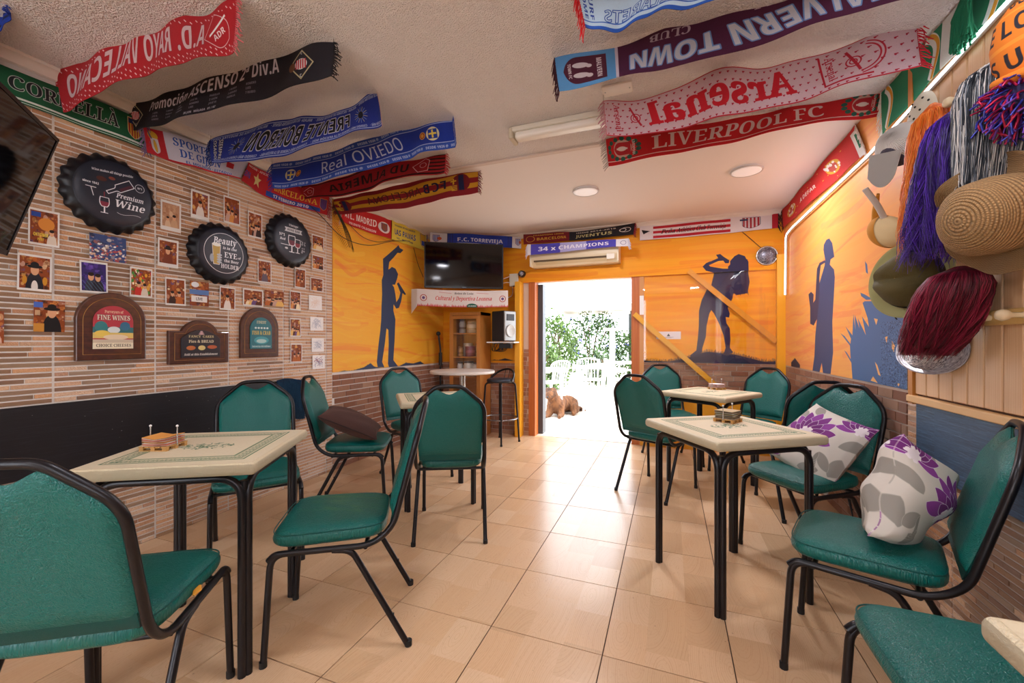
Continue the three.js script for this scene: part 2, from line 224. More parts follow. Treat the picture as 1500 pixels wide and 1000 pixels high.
const muralB = tex(canvas(2048, 824, (x, w, h) => {
  skyPaint(x, w, h, '#e99a1c', ['240,160,30', '226,120,26', '245,176,44', '214,92,30', '236,140,24', '248,190,60'], 260, 0);
  const m = mapTo(XL, XR, 0.95, 2.58, w, h);
  const S = (p) => blob(x, p.map(m), '#2a2447');
  S([[0.582,2.008],[0.602,2.029],[0.602,2.066],[0.648,2.121],[0.687,2.141],[0.746,2.114],[0.775,2.047],[0.778,1.937],[0.791,1.834],[0.771,1.718],[0.674,1.7],[0.635,1.724],[0.628,1.665],[0.582,1.563],[0.602,1.503],[0.595,1.459],[0.562,1.467],[0.569,1.4],[0.602,1.341],[0.608,1.222],[0.602,1.133],[0.635,1.082],[0.555,1.047],[0.542,1.066],[0.562,1.133],[0.542,1.267],[0.502,1.386],[0.448,1.507],[0.421,1.545],[0.401,1.508],[0.373,1.373],[0.366,1.253],[0.332,1.132],[0.325,1.079],[0.228,1.032],[0.2,1.04],[0.27,1.101],[0.284,1.223],[0.295,1.359],[0.297,1.541],[0.325,1.661],[0.38,1.78],[0.421,1.823],[0.441,1.912],[0.448,1.949],[0.366,1.976],[0.332,2.023],[0.366,2.059],[0.489,2.111],[0.468,2.149],[0.509,2.154],[0.542,2.122],[0.595,2.081],[0.589,2.044],[0.555,2.046],[0.535,2.077],[0.502,2.08],[0.394,2.035],[0.407,2.019],[0.529,1.989],[0.582,1.985]]);
  for (let k = 0; k < 16; k++) { const [a, b] = m([[0.635,1.724]][0]), [c2] = m([[0.775,1.718]][0]); x.strokeStyle = '#2a2447'; x.lineWidth = 2; x.beginPath(); const q = lerp(a, c2, k / 15); x.moveTo(q, b - 6); x.lineTo(q + rr(-4, 4), b + rr(3, 14)); x.stroke(); }
  grass(x, [[-0.372,0.96],[-0.281,0.977],[-0.015,0.972],[0.072,0.992],[0.186,1.017],[0.256,1.056],[0.38,1.087],[0.515,1.073],[0.648,1.06],[0.803,1.018],[0.93,0.984],[1.115,1.001],[1.115,0.93],[-0.372,0.897]].map(m), '#27233f', 16);
  grass(x, [[-2.331,0.936],[-2.251,0.941],[-2.172,0.957],[-2.114,0.954],[-2.017,0.977],[-1.941,0.96],[-1.828,0.931],[-1.828,0.892],[-2.331,0.882]].map(m), '#231e30', 4);
}));
const mural = (t) => M('#ffffff', 0.5, { map: t, specularIntensity: 0.4 });
function panelUV(g, f) { const p = g.attributes.position, u = g.attributes.uv; for (let i = 0; i < p.count; i++) { const q = f(p.getX(i), p.getY(i), p.getZ(i)); u.setXY(i, q[0], q[1]); } return g; }
const mL = mural(muralL), mB = mural(muralB), mR = mural(muralR);
part('mural_panel', panelUV(box2(XL - 0.006, XL + 0.003, 0.912, 2.58, -5.07, -3.043), (x, y, z) => [(-z - 3.043) / 2.027, (y - 0.912) / 1.668]), mL, wallL, 'painted sunset with a dark singer raising one arm');
bricks(wallL, brickRows('z', 3.046, 5.07, 0, 0.908, XL - 0.0035, []), brickMats, 220);
// back wall with doorway
const wallB = structure('wall_back', [box2(XL - 0.15, -1.606, 0, H, ZB - 0.15, ZB - 0.006), box2(-0.426, XR + 0.15, 0, H, ZB - 0.15, ZB - 0.006), box2(-1.606, -0.426, 1.953, H, ZB - 0.15, ZB - 0.006)], matMortar, [0, 0, 0], 'orange painted wall around the terrace doorway', 'wall');
const uvB = (x, y) => [(x - XL) / (XR - XL), (y - 0.95) / 1.63];
part('mural_panel', panelUV(box2(XL, -1.83, 0.92, H, ZB - 0.008, ZB + 0.002), uvB), mB, wallB);
part('mural_panel', panelUV(box2(-1.83, -0.426, 1.95, H, ZB - 0.008, ZB + 0.003), uvB), mB, wallB);
part('mural_panel', panelUV(box2(-0.426, XR, 0.962, H, ZB - 0.008, ZB + 0.002), uvB), mB, wallB, 'painted sunset with a dark dancing singer');
bricks(wallB, [...brickRows('x', XL, -1.83, 0, 0.918, ZB - 0.002, []), ...brickRows('x', -1.763, -1.692, 0, 1.1, ZB - 0.002, [], 0.076), ...brickRows('x', -0.33, XR, 0.66, 0.958, ZB - 0.002, [])], brickMats, 290);
const matOrange = M('#d98a1e', 0.5), matAmber = M('#dd9a22', 0.45);
const plankOrange = woodTex(256, 512, '#c9702a', '#9c4a16', { knots: 0 });
part('lower_board', [box2(-0.33, XR, 0.0, 0.655, ZB, ZB + 0.02), box2(-0.33, XR, 0.60, 0.655, ZB + 0.02, ZB + 0.035), box2(-0.33, XR, 0.0, 0.06, ZB + 0.02, ZB + 0.035)], matAmber, wallB, 'orange painted lower board');
const matPost = M('#e8a321', 0.4), matJamb = M('#ffffff', 0.45, { map: metres(plankOrange.clone(), 0.3, 2) });
const door1 = structure('door_1', [box2(-1.606, -1.543, 0.005, 1.94, -5.33, ZB - 0.13)], M('#41464d', 0.45), [0, 0, 0], 'dark grey door leaf folded open outwards', 'door');
part('jamb', box2(-1.69, -1.606, 0, 1.953, ZB - 0.15, ZB + 0.012), matJamb, door1); part('jamb', box2(-0.426, -0.335, 0, 1.953, ZB - 0.15, ZB + 0.012), matJamb, door1);
part('lintel', panelUV(box2(-1.84, XR, 1.953, 2.075, ZB, ZB + 0.03), uvB), mB, door1);
part('threshold', box2(-1.6, -0.43, -0.01, 0.004, ZB - 0.15, ZB - 0.02), M('#b9b4ae', 0.4), door1);
part('edge_strip', box2(-0.335, -0.285, 0.3, 1.95, ZB + 0.004, ZB + 0.018), M('#c98a4a', 0.35), door1);
structure('trim_1', box2(-1.83, -1.763, 0, 1.953, ZB, -4.925), matPost, [0, 0, 0], 'yellow painted timber post beside the doorway', 'post');
structure('trim_2', box2(1.03, XR, 0, 2.1, ZB, ZB + 0.07), matPost, [0, 0, 0], 'yellow painted timber corner post', 'post');
function bar(a, b, w, d) { const L = Math.hypot(b[0] - a[0], b[1] - a[1]), g = box(L, w, d); g.rotateZ(Math.atan2(b[1] - a[1], b[0] - a[0])); g.translate((a[0] + b[0]) / 2, (a[1] + b[1]) / 2, ZB + 0.02 + d / 2); return g; }
structure('trim_3', bar([-0.39, 1.52], [0.56, 0.63], 0.055, 0.03), M('#dda01a', 0.4), [0, 0, 0], 'yellow diagonal timber brace running down across the bricks', 'brace');
structure('trim_4', bar([0.19, 1.985], [1.03, 1.2], 0.055, 0.03), M('#d98f18', 0.4), [0, 0, 0], 'orange diagonal timber brace meeting the corner post', 'brace');
const paneG = structure('window_2', box2(-0.285, 1.03, 0.66, 1.95, ZB + 0.062, ZB + 0.066), M('#ffffff', 0.02, { transmission: 1, thickness: 0, ior: 1.5 }), [0, 0, 0], 'clear glass pane in front of the painted dancer', 'glass pane');
// right wall
const wallR = structure('wall_right', [box2(XR + 0.005, XR + 0.15, 0, H, ZB - 0.15, 0.85), box2(XR + 0.005, XR + 0.15, 0, H, 2.55, ZR + 0.15), box2(XR + 0.005, XR + 0.15, 0, 0.85, 0.85, 2.55), box2(XR + 0.005, XR + 0.15, 2.35, H, 0.85, 2.55)], matMortar, [0, 0, 0], 'wall with mural, bricks and pine boards', 'wall');
part('mural_panel', panelUV(box2(XR - 0.003, XR + 0.006, 0.958, H, -5.07, -2.649), (x, y, z) => [1 - (-z - 2.649) / 2.421, (y - 0.958) / 1.622]), mR, wallR, 'painted sunset with a saxophone player');
bricks(wallR, brickRows('z', 2.66, 5.07, 0, 0.954, XR + 0.0035, []), brickMats, 260);
{ const zs = []; for (let k = 0; k < 6; k++) zs.push(-0.5 - 0.45 * k); zs[5] = -2.655; const l = stripList(zs, 0, 0.9, XR + 0.0035, -1); l.forEach((b) => { b.hide = b.c[2] > -1.3; });
  bricks(wallR, l, stripMats, 180); }
const pineT = [0, 1, 2, 3].map(() => woodTex(128, 512, '#e2bd94', '#c08a5c', { knots: 2, amp: 0.8 }));
const pineM = pineT.map((t) => M('#ffffff', 0.5, { map: t })); const matPine = M('#e0b47c', 0.5);
for (let z = -2.56, k = 0; z < 0.6; z += 0.0945, k++) { const g = rbox(0.014, 1.62, 0.0865, 0.004, 1); const o = part('plank', g, pineM[k % 4], wallR); o.position.set(XR - 0.004, 0.95 + 0.81, z + 0.047); }
part('backing_board', box2(XR + 0.001, XR + 0.0055, 0.94, 2.57, -2.57, 0.62), M('#5e3a1e', 0.8), wallR);
part('plank_edge', box2(XR - 0.02, XR + 0.004, 0.9, 2.57, -2.6, -2.562), M('#b9772c', 0.5), wallR);
part('batten', at(rbox(0.03, 0.035, 3.2, 0.006), XR - 0.014, 0.925, -1.0), matPine, wallR, 'pale pine batten under the boards');
const blueT = tex(canvas(512, 256, (x, w, h) => { x.fillStyle = '#33506f'; x.fillRect(0, 0, w, h); for (let i = 0; i < 1400; i++) { x.strokeStyle = rnd() < 0.6 ? 'rgba(20,30,50,0.35)' : 'rgba(120,150,180,0.25)'; x.lineWidth = rr(0.4, 1.6); const a = rnd() * w, b = rnd() * h; x.beginPath(); x.moveTo(a, b); x.lineTo(a + rr(20, 120), b + rr(-8, 8)); x.stroke(); } }));
part('painted_board', panelUV(box2(XR - 0.012, XR + 0.004, 0.60, 0.908, -2.545, 0.6), (x, y, z) => [z / 0.8, y / 0.4]), M('#ffffff', 0.5, { map: blueT }), wallR, 'blue brushed board');
// black board low on the left wall
const blackT = tex(canvas(1024, 256, (x, w, h) => { x.fillStyle = '#15151b'; x.fillRect(0, 0, w, h); for (let i = 0; i < 900; i++) { x.strokeStyle = `rgba(${rnd() < 0.5 ? '60,60,72' : '5,5,8'},${rr(0.1, 0.35)})`; x.lineWidth = rr(0.5, 2); const a = rnd() * w, b = rnd() * h; x.beginPath(); x.moveTo(a, b); x.lineTo(a + rr(20, 120), b + rr(-6, 6)); x.stroke(); } for (let i = 0; i < 40; i++) { x.fillStyle = 'rgba(220,215,205,0.7)'; x.fillRect(rnd() * w, rnd() * h, rr(1, 4), rr(1, 2)); } }));
const board = solo('wall_board', 'long black painted board low on the brick-strip wall', 'board', panelUV(box2(XL, XL + 0.014, 0.53, 0.884, -2.44, 0.8), (x, y, z) => [z / 1.6, (y - 0.53) / 0.36]), M('#ffffff', 0.45, { map: blackT }));
{ const o = thing('fleece_blanket', 'dark blue fleecy blanket hung at the end of the black board', 'blanket', [XL + 0.02, 0.56, -2.56]);
  part('cloth', slab((u, v, s) => V(0.012 * s + 0.008 * Math.sin(u * 9) * (1 - v) + 0.006, v * 0.33 + 0.012 * Math.sin(u * 5), (0.5 - u) * 0.26), 20, 12), M('#17344f', 0.95, { sheen: 1, sheenColor: col('#2d6c9a'), sheenRoughness: 0.5, bumpMap: bumpRough, bumpScale: 0.02 }), o);
  const fz = []; for (let i = 0; i < 900; i++) { const u = rnd(), v = rnd() ** 0.8, b = V(0.02, v * 0.33, (0.5 - u) * 0.26); fz.push(sweep([b, V(0.03, b.y - 0.012, b.z + rr(-0.006, 0.006)), V(0.03, b.y - 0.028, b.z + rr(-0.012, 0.012))], (t) => 0.0018 * (1 - t * 0.7), 3)); }
  const q = part('pile', fz, M('#1d4a6c', 0.9), o); q.userData.kind = 'stuff'; }
// rear wall with the street window behind the viewer
const wallRear = structure('wall_rear', [box2(XL - 0.15, -2.8, 0, H, ZR, ZR + 0.15), box2(-0.62, XR + 0.15, 0, H, ZR, ZR + 0.15), box2(-2.8, -0.62, 0, 0.3, ZR, ZR + 0.15), box2(-2.8, -0.62, 2.45, H, ZR, ZR + 0.15)], M('#d8c8b4', 0.9), [0, 0, 0], 'plain rear wall', 'wall');
const win = structure('window_1', [box2(-2.8, -0.62, 0.3, 0.35, ZR + 0.04, ZR + 0.1), box2(-2.8, -0.62, 2.4, 2.45, ZR + 0.04, ZR + 0.1), box2(-2.8, -2.75, 0.35, 2.4, ZR + 0.04, ZR + 0.1), box2(-0.67, -0.62, 0.35, 2.4, ZR + 0.04, ZR + 0.1), box2(-1.74, -1.69, 0.35, 2.4, ZR + 0.04, ZR + 0.1)], M('#e8e6e2', 0.4), [0, 0, 0], 'white framed street window', 'window');
part('pane', box2(-2.75, -0.67, 0.35, 2.4, ZR + 0.068, ZR + 0.072), M('#ffffff', 0.0, { transmission: 1, thickness: 0 }), win);
const win3 = structure('window_3', [box2(XR + 0.04, XR + 0.1, 0.85, 0.9, 0.85, 2.55), box2(XR + 0.04, XR + 0.1, 2.3, 2.35, 0.85, 2.55), box2(XR + 0.04, XR + 0.1, 0.9, 2.3, 0.85, 0.9), box2(XR + 0.04, XR + 0.1, 0.9, 2.3, 2.5, 2.55), box2(XR + 0.04, XR + 0.1, 0.9, 2.3, 1.68, 1.73)], M('#e8e6e2', 0.4), [0, 0, 0], 'white framed side window', 'window');
part('pane', box2(XR + 0.068, XR + 0.072, 0.9, 2.3, 0.9, 2.5), M('#ffffff', 0.0, { transmission: 1, thickness: 0 }), win3);
// cornices
const cove = (len) => { const s = new THREE.Shape(); s.moveTo(0, 0); s.lineTo(0.05, 0); s.lineTo(0.045, -0.012); s.quadraticCurveTo(0.018, -0.018, 0.014, -0.05); s.lineTo(0, -0.055); return new THREE.ExtrudeGeometry(s, { depth: len, bevelEnabled: false, curveSegments: 6 }); };
structure('trim_5', cove(5.07 + ZR), M('#ddd2c8', 0.7), [XL, H, ZB], 'white cove moulding along the ceiling above the left wall', 'moulding');
structure('trim_6', at(cove(4.04), 0, 0, 0, 0, -Math.PI / 2, 0), M('#e5dcd4', 0.7), [XR - 0.004, H - 0.006, ZB + 0.003], 'white cove moulding above the doorway wall', 'moulding');

// ---------- chairs ----------
const matTube = M('#17151a', 0.32, { metalness: 0.3 });
const vinyl = (c, o = {}) => M(c, 0.31, { bumpMap: bumpVinyl, bumpScale: 0.0022, specularIntensity: 0.9, ...o });
const matVinyl = vinyl('#00605a'), matVinylBack = matVinyl;
const stain = tex(canvas(512, 512, (x, w, h) => { x.fillStyle = '#00605a'; x.fillRect(0, 0, w, h); for (let i = 0; i < 160; i++) { x.strokeStyle = `rgba(${rnd() < 0.6 ? '150,140,70' : '110,150,110'},${rr(0.05, 0.16)})`; x.lineWidth = rr(2, 14); const a = rr(80, 420), b = rr(120, 380); x.beginPath(); x.moveTo(a, b); x.lineTo(a + rr(10, 40), b + rr(20, 110)); x.stroke(); } }));
const tear = tex(canvas(512, 512, (x, w, h) => { x.fillStyle = '#00605a'; x.fillRect(0, 0, w, h); for (let i = 0; i < 40; i++) { x.fillStyle = `rgba(130,120,60,${rr(0.03, 0.1)})`; disc(x, rr(120, 400), rr(120, 400), rr(6, 30), x.fillStyle); } }));
const matVinylStain = vinyl('#ffffff', { map: stain }), matVinylWorn = vinyl('#ffffff', { map: tear });
const backZ = (y) => 0.205 + (y - 0.45) * 0.3;
const sg = (v, e) => Math.sign(v) * Math.pow(Math.abs(v), e);
// pad: closed superellipsoid-like cushion mapped on a planar outline
function seatPad() {
  const P = [], U = [], I = [], nu = 40, nv = 14;
  for (let j = 0; j <= nv; j++) for (let i = 0; i <= nu; i++) {
    const a = i / nu * Math.PI * 2, b = (j / nv - 0.5) * Math.PI, cx = sg(Math.cos(a), 0.36), cz = sg(Math.sin(a), 0.36), r = Math.pow(Math.cos(b), 0.24), h = Math.sign(Math.sin(b)) * Math.pow(Math.abs(Math.sin(b)), 0.85);
    const z = cz * r * 0.212, w = 0.213 - 0.012 * (cz + 1); const X = cx * r * w, crown = h > 0 ? 0.012 * (1 - (cx * r) ** 2) * (1 - (cz * r) ** 2) : 0;
    P.push(X, 0.4515 + h * 0.0375 + crown - (h > 0 ? 0.012 * Math.max(0, -cz * r - 0.75) * 3 : 0), z - 0.018); U.push(X + 0.25, z + 0.25);
  }
  for (let j = 0; j < nv; j++) for (let i = 0; i < nu; i++) { const a = j * (nu + 1) + i, b = a + nu + 1; I.push(a, b, a + 1, a + 1, b, b + 1); }
  const g = new THREE.BufferGeometry(); g.setAttribute('position', new THREE.Float32BufferAttribute(P, 3)); g.setAttribute('uv', new THREE.Float32BufferAttribute(U, 2)); g.setIndex(I); g.computeVertexNormals(); return g;
}
const topOf = (x) => { const a = Math.abs(x), f = a < 0.075 ? 0.93 : lerp(0.93, 0.822, Math.min(1, (a - 0.075) / 0.125)), k = Math.max(0, 1 - a / 0.085); return f - 0.003 - 0.034 * k * k * (3 - 2 * k); };
function backPad(front) { // front or rear half of the padded back
  return slab((u, v, s) => {
    const hw = lerp(0.186, 0.196, v), x = (u * 2 - 1) * hw, y0 = 0.512, y1 = topOf(x * 0.196 / hw), y = lerp(y0, y1, v), e = Math.min(1, (1 - Math.abs(u * 2 - 1)) * 7) ** 0.5 * Math.min(1, v * 9) ** 0.5 * Math.min(1, (1 - v) * 9) ** 0.5;
    const th = front ? (s ? 0 : -0.024 * e - 0.004) : (s ? 0.013 * e + 0.003 : 0);
    return V(x, y, backZ(y) + th);
  }, 24, 18);
}
function fixUV(g, sx, sy) { const u = g.attributes.uv; for (let i = 0; i < u.count; i++) u.setXY(i, u.getX(i) * sx, u.getY(i) * sy); return g; }
const chairGeo = (() => {
  const s = 0.205, R = 0.0122, G = {};
  const rail = (k) => fillet([V(k * s, 0.385, -0.222), V(k * s, 0.408, -0.2), V(k * s, 0.408, 0.14), V(k * (s + 0.002), 0.47, backZ(0.47) + 0.012), V(k * s, 0.826, backZ(0.826)), V(k * 0.075, 0.94, backZ(0.94)), V(0, 0.943, backZ(0.943))], [0, 0.03, 0.09, 0.09, 0.06, 0.03, 0], 7);
  const a = rail(-1), b = rail(1).reverse(); b.shift(); const all = a.concat(b);
  G.front = [-1, 1].map((k) => sweep(fillet([V(k * (s + 0.004), 0, -0.238), V(k * s, 0.408, -0.214), V(k * s, 0.408, -0.1)], 0.055, 8), R, 8));
  G.frame = sweep(all.filter((p, i) => true).slice(0), R, 8);
  G.rear = [-1, 1].map((k) => sweep(fillet([V(k * s, 0.404, 0.0), V(k * s, 0.396, 0.07), V(k * (s + 0.006), 0, 0.282)], 0.05, 6), R, 8));
  G.cross = mergeGeometries([at(cyl(0.009, 0.009, 2 * s, 10), 0, 0.402, -0.15, 0, 0, Math.PI / 2), at(cyl(0.009, 0.009, 2 * s, 10), 0, 0.402, 0.12, 0, 0, Math.PI / 2)].map(clean));
  G.seat = seatPad(); G.backF = fixUV(backPad(true), 0.37, 0.37); G.backR = fixUV(backPad(false), 0.37, 0.37);
  const ring = []; for (let i = 0; i <= 60; i++) { const t = i / 60 * Math.PI * 2, cx = sg(Math.cos(t), 0.36), cz = sg(Math.sin(t), 0.36), z = cz * 0.2085; ring.push(V(cx * (0.2085 - 0.012 * (cz + 1)), 0.472, z - 0.018)); }
  G.pipe = sweep(ring, 0.0022, 5);
  G.cap = [[-1, -0.238, 0.004], [1, -0.238, 0.004], [-1, 0.282, 0.006], [1, 0.282, 0.006]].map(([k, z, d]) => at(cyl(0.0142, 0.0142, 0.022, 10), k * (s + d), 0.011, z));
  G.stud = [-1, 1].map((k) => at(cyl(0.006, 0.006, 0.012, 8), k * (s + 0.004), 0.13, 0.222, Math.PI / 2));
  G.lowerBack = slab((u, v, q) => { const y = lerp(0.485, 0.53, v); return V((u * 2 - 1) * 0.185, y, backZ(y) + (q ? 0.006 : -0.004)); }, 2, 2);
  return G;
})();
const matCap = M('#0c0b0d', 0.6);
function makeChair(label, pos, deg, seatM = matVinyl) {
  const t = thing('banquet_chair', label, 'chair', pos, deg * Math.PI / 180, 'green padded chairs');
  part('back_frame', chairGeo.frame, matTube, t);
  const legs = [...chairGeo.front, ...chairGeo.rear].map((g) => part('leg', g, matTube, t));
  legs.forEach((l, i) => part('foot_cap', chairGeo.cap[i], matCap, l)); chairGeo.stud.forEach((g, i) => part('stud', g, matCap, legs[i + 2]));
  part('crossbar', chairGeo.cross, matTube, t);
  const st = part('seat', chairGeo.seat, seatM, t); part('piping', chairGeo.pipe, matVinylBack, st);
  part('backrest', chairGeo.backF, matVinyl, t); part('back_panel', chairGeo.backR, matVinylBack, t);
  part('lower_band', chairGeo.lowerBack, matVinylBack, t);
  return t;
}
const C = (l, x, z, d, m) => makeChair(l, [x, 0, z], d, m);
const c1 = C('green padded chair with a torn yellow spot on its seat edge', -1.515, -0.728, 33.7, matVinylWorn);
{ const g = sweep([V(0.209, 0.452, -0.02), V(0.211, 0.447, 0.0), V(0.21, 0.443, 0.02)], (t) => 0.012 * Math.sin(0.3 + t * 2.5), 8, 0.35); part('exposed_foam', g, M('#d8952c', 0.9), c1, 'torn spot showing yellow foam'); }
C('green padded chair with faded yellowish streaks on its empty seat', -1.32, -1.42, 123.3, matVinylStain);
C('green padded chair against the black board, facing the table with the orange-topped coaster rack', -2.213, -1.72, 233);
C('green padded chair by the brick wall carrying a brown cushion', -2.18, -2.5, -62);
C('green padded chair under the mural of the singer with a raised arm', -2.12, -3.2, 244);
C('green padded chair pushed in with its back to the middle of the room', -1.343, -2.43, 26);
C('green padded chair just inside the doorway on its glass pane side', -0.097, -3.61, -26);
C('green padded chair standing against the back wall left of the painted dancer', 0.015, -4.53, 201);
C('green padded chair by the yellow corner post', 0.65, -4.32, 138.7);
C('green padded chair along the saxophone mural with its back to the flowered cushions', 0.87, -3.53, 8.6);
C('green padded chair holding a flowered cushion that hangs over the seat edge', 0.705, -2.78, 127);
C('green padded chair below the burgundy wig with a crumpled flowered cushion upright on it', 0.687, -1.9, 69, matVinylWorn);
C('green padded chair tucked beside the table under the orange turban', 0.69, -1.235, 90);
// ---------- tables ----------
const topTex = tex(canvas(1024, 1024, (x, w, h) => {
  x.fillStyle = '#ded2b4'; x.fillRect(0, 0, w, h);
  for (let i = 0; i < 2600; i++) { x.fillStyle = rnd() < 0.5 ? `rgba(190,170,130,${rr(0.05, 0.2)})` : `rgba(240,228,205,${rr(0.1, 0.3)})`; disc(x, rnd() * w, rnd() * h, rr(1, 9), x.fillStyle, rr(1, 6)); }
  const g = '#2f6a44'; x.strokeStyle = g; for (const [d, l] of [[88, 11], [107, 4], [173, 4], [186, 11]]) { x.lineWidth = l; x.strokeRect(d, d, w - 2 * d, h - 2 * d); }
  x.lineWidth = 7; const fret = (px, py) => { x.beginPath(); x.moveTo(px, py + 44); x.lineTo(px, py); x.lineTo(px + 38, py); x.lineTo(px + 38, py + 30); x.lineTo(px + 14, py + 30); x.lineTo(px + 14, py + 14); x.lineTo(px + 26, py + 14); x.stroke(); };
  for (let i = 0; i < 15; i++) for (const [ex, ey] of [[118 + i * 52.5, 118], [118 + i * 52.5, 862], [118, 118 + i * 52.5], [862, 118 + i * 52.5]]) fret(ex, ey);
  const leaf = (cx, cy, a, L) => { x.save(); x.translate(cx, cy); x.rotate(a); x.beginPath(); x.moveTo(0, 0); x.quadraticCurveTo(L / 2, -L / 3, L, 0); x.quadraticCurveTo(L / 2, L / 3, 0, 0); x.fillStyle = 'rgba(55,105,70,0.9)'; x.fill(); x.restore(); };
  for (let k = 0; k < 110; k++) { const a = rnd() * 7, r = rnd() ** 0.6; leaf(512 + Math.cos(a) * r * 190, 512 + Math.sin(a) * r * 80, rnd() * 7, rr(18, 42)); } x.strokeStyle = g; x.lineWidth = 3; for (let k = 0; k < 8; k++) { x.beginPath(); x.arc(512 + (k - 3.5) * 44, 512 + rr(-20, 20), rr(16, 30), rnd() * 6, rnd() * 6 + 4); x.stroke(); }
  x.fillStyle = 'rgba(150,120,80,0.25)'; for (let i = 0; i < 14; i++) disc(x, rnd() * w, rnd() * h, rr(1, 4), x.fillStyle);
}));
const matTop = M('#ffffff', 0.55, { map: topTex }), matEdge = M('#d7c9a8', 0.45, { bumpMap: bumpRough, bumpScale: 0.002 });
const S = 0.585, tableGeo = (() => {
  const G = {}; G.slab = at(rbox(S, 0.044, S, 0.017, 4), 0, 0.753, 0); const q = new THREE.PlaneGeometry(S - 0.034, S - 0.034); q.rotateX(-Math.PI / 2); q.translate(0, 0.7753, 0); G.print = q;
  const k = 0.245, y = 0.725; G.arch = [0, 1, 2, 3].map((i) => { const g = sweep(fillet([V(-k + 0.014, 0, k), V(-k + 0.014, y - 0.012, k), V(k - 0.014, y - 0.012, k), V(k - 0.014, 0, k)], 0.085, 9), 0.0145, 9); g.rotateY(i * Math.PI / 2); return g; });
  G.post = [[1, 1], [1, -1], [-1, -1], [-1, 1]].map(([a, b]) => at(cyl(0.014, 0.014, 0.70, 10), a * (k - 0.012), 0.35, b * (k - 0.012)));
  G.cross = mergeGeometries([box(2 * k, 0.01, 0.03, 0, 0.727, 0), box(0.03, 0.0099, 2 * k, 0, 0.7269, 0)].map(clean));
  return G;
})();
function table(label, x, z, deg) { const t = thing('bistro_table', label, 'table', [x, 0, z], deg * Math.PI / 180, 'cream square tables'); const s = part('tabletop', tableGeo.slab, matEdge, t); part('printed_inlay', tableGeo.print, matTop, s, 'green fret border and leaf motif'); tableGeo.arch.forEach((g) => part('leg_arch', g, matTube, t)); tableGeo.post.forEach((g) => part('leg', g, matTube, t)); part('crossbar', tableGeo.cross, matTube, t); return t; }
const dg = (x, z) => Math.atan2(-z, x) * 180 / Math.PI;
table('cream table with green border beside the long black board', -1.758, -1.153, dg(-0.865, 0.5));
table('cream table with green border among chairs under the small pictures, half hidden by chair backs', -1.7, -2.83, dg(0.776, -0.63));
table('cream table with green border and a tall stack of mixed coasters', 0.27, -2.351, dg(0.83, -0.55));
table('cream table with green border in front of the painted dancer', 0.315, -3.91, dg(0.566, -0.824));
table('cream table under the orange turban, only one plain corner showing', 0.745, -0.587, 0);
// coaster racks: mini pallet with two pegs
const palletWood = M('#b98848', 0.6), coasterCols = ['#d8cfc0', '#9a7a52', '#6f6a60', '#c9b28a', '#46423c', '#e0d6c6', '#a8874f', '#7d8b6a'];
function coasters(label, pos, deg, n, cols, top) {
  const t = thing('coaster_rack', label, 'coasters', pos, deg * Math.PI / 180); const b = []; for (let i = 0; i < 5; i++) b.push(box(0.016, 0.004, 0.11, -0.044 + i * 0.022, 0.016, 0)); for (const z of [-0.045, 0, 0.045]) { b.push(box(0.106, 0.004, 0.014, 0, 0.002, z)); for (const x of [-0.045, 0, 0.045]) b.push(box(0.016, 0.01, 0.014, x, 0.009, z)); }
  part('pallet', b, palletWood, t); const peg = [-1, 1].map((k) => part('peg', at(cyl(0.0022, 0.0022, 0.075, 8), k * 0.054, 0.05, 0), M('#c9c6c4', 0.25, { metalness: 0.8 }), t)); peg.forEach((p, i) => part('knob', at(new THREE.SphereGeometry(0.0048, 10, 8), (i ? 1 : -1) * 0.054, 0.089, 0), M('#e5e2e0', 0.3), p));
  for (let i = 0; i < n; i++) { const g = slab((u, v, s) => { const x = (u - 0.5) * 0.094, z = (v - 0.5) * 0.094; return V(x, (s ? 0 : 0.0022) + (top ? 0.004 * i / n * Math.abs(u - 0.5) * 4 : 0) + rr(0, 0.0001), z); }, 4, 4); const o = part('coaster', g, M(cols[i % cols.length], 0.8), t); o.position.y = 0.0185 + i * 0.0036; o.rotation.y = rr(-0.12, 0.12); }
  return t;
}
const TY = 0.7755;
coasters('miniature pallet of pink and orange coasters between two pegs, beside the black board', [-1.888,0.775,-1.065], 20, 8, ['#e9c8b8', '#e8876a', '#f0e2d6', '#e6a04c'], true);
coasters('miniature pallet piled high with mixed beige and grey coasters', [0.285,0.775,-2.483], 60, 12, coasterCols, false);
coasters('miniature pallet of white and pink coasters in front of the painted dancer', [0.386,0.775,-4.115], 40, 9, ['#f0e6e0', '#d9a493', '#e6cfc4', '#b8543f'], false);

// ---------- scarves ----------
function scarfTex(w, h, bg, draw) { return tex(canvas(w, h, (x) => { x.fillStyle = bg; x.fillRect(0, 0, w, h); draw(x, w, h); weave(x, w, h); })); }
function fringe(pts, len, r, spread) { const g = []; for (const p of pts) { const L = len * rr(0.75, 1.1), d = V(...spread).multiplyScalar(rr(0.6, 1.2)); g.push(sweep([p, p.clone().add(V(d.x * 0.4 + rr(-0.004, 0.004), -L * 0.35 + d.y * 0.4, d.z * 0.4 + rr(-0.006, 0.006))), p.clone().add(V(d.x * 0.8 + rr(-0.008, 0.008), -L + d.y, d.z * 0.8 + rr(-0.01, 0.01)))], (t) => r * (1 - 0.4 * t), 4)); } return g; }
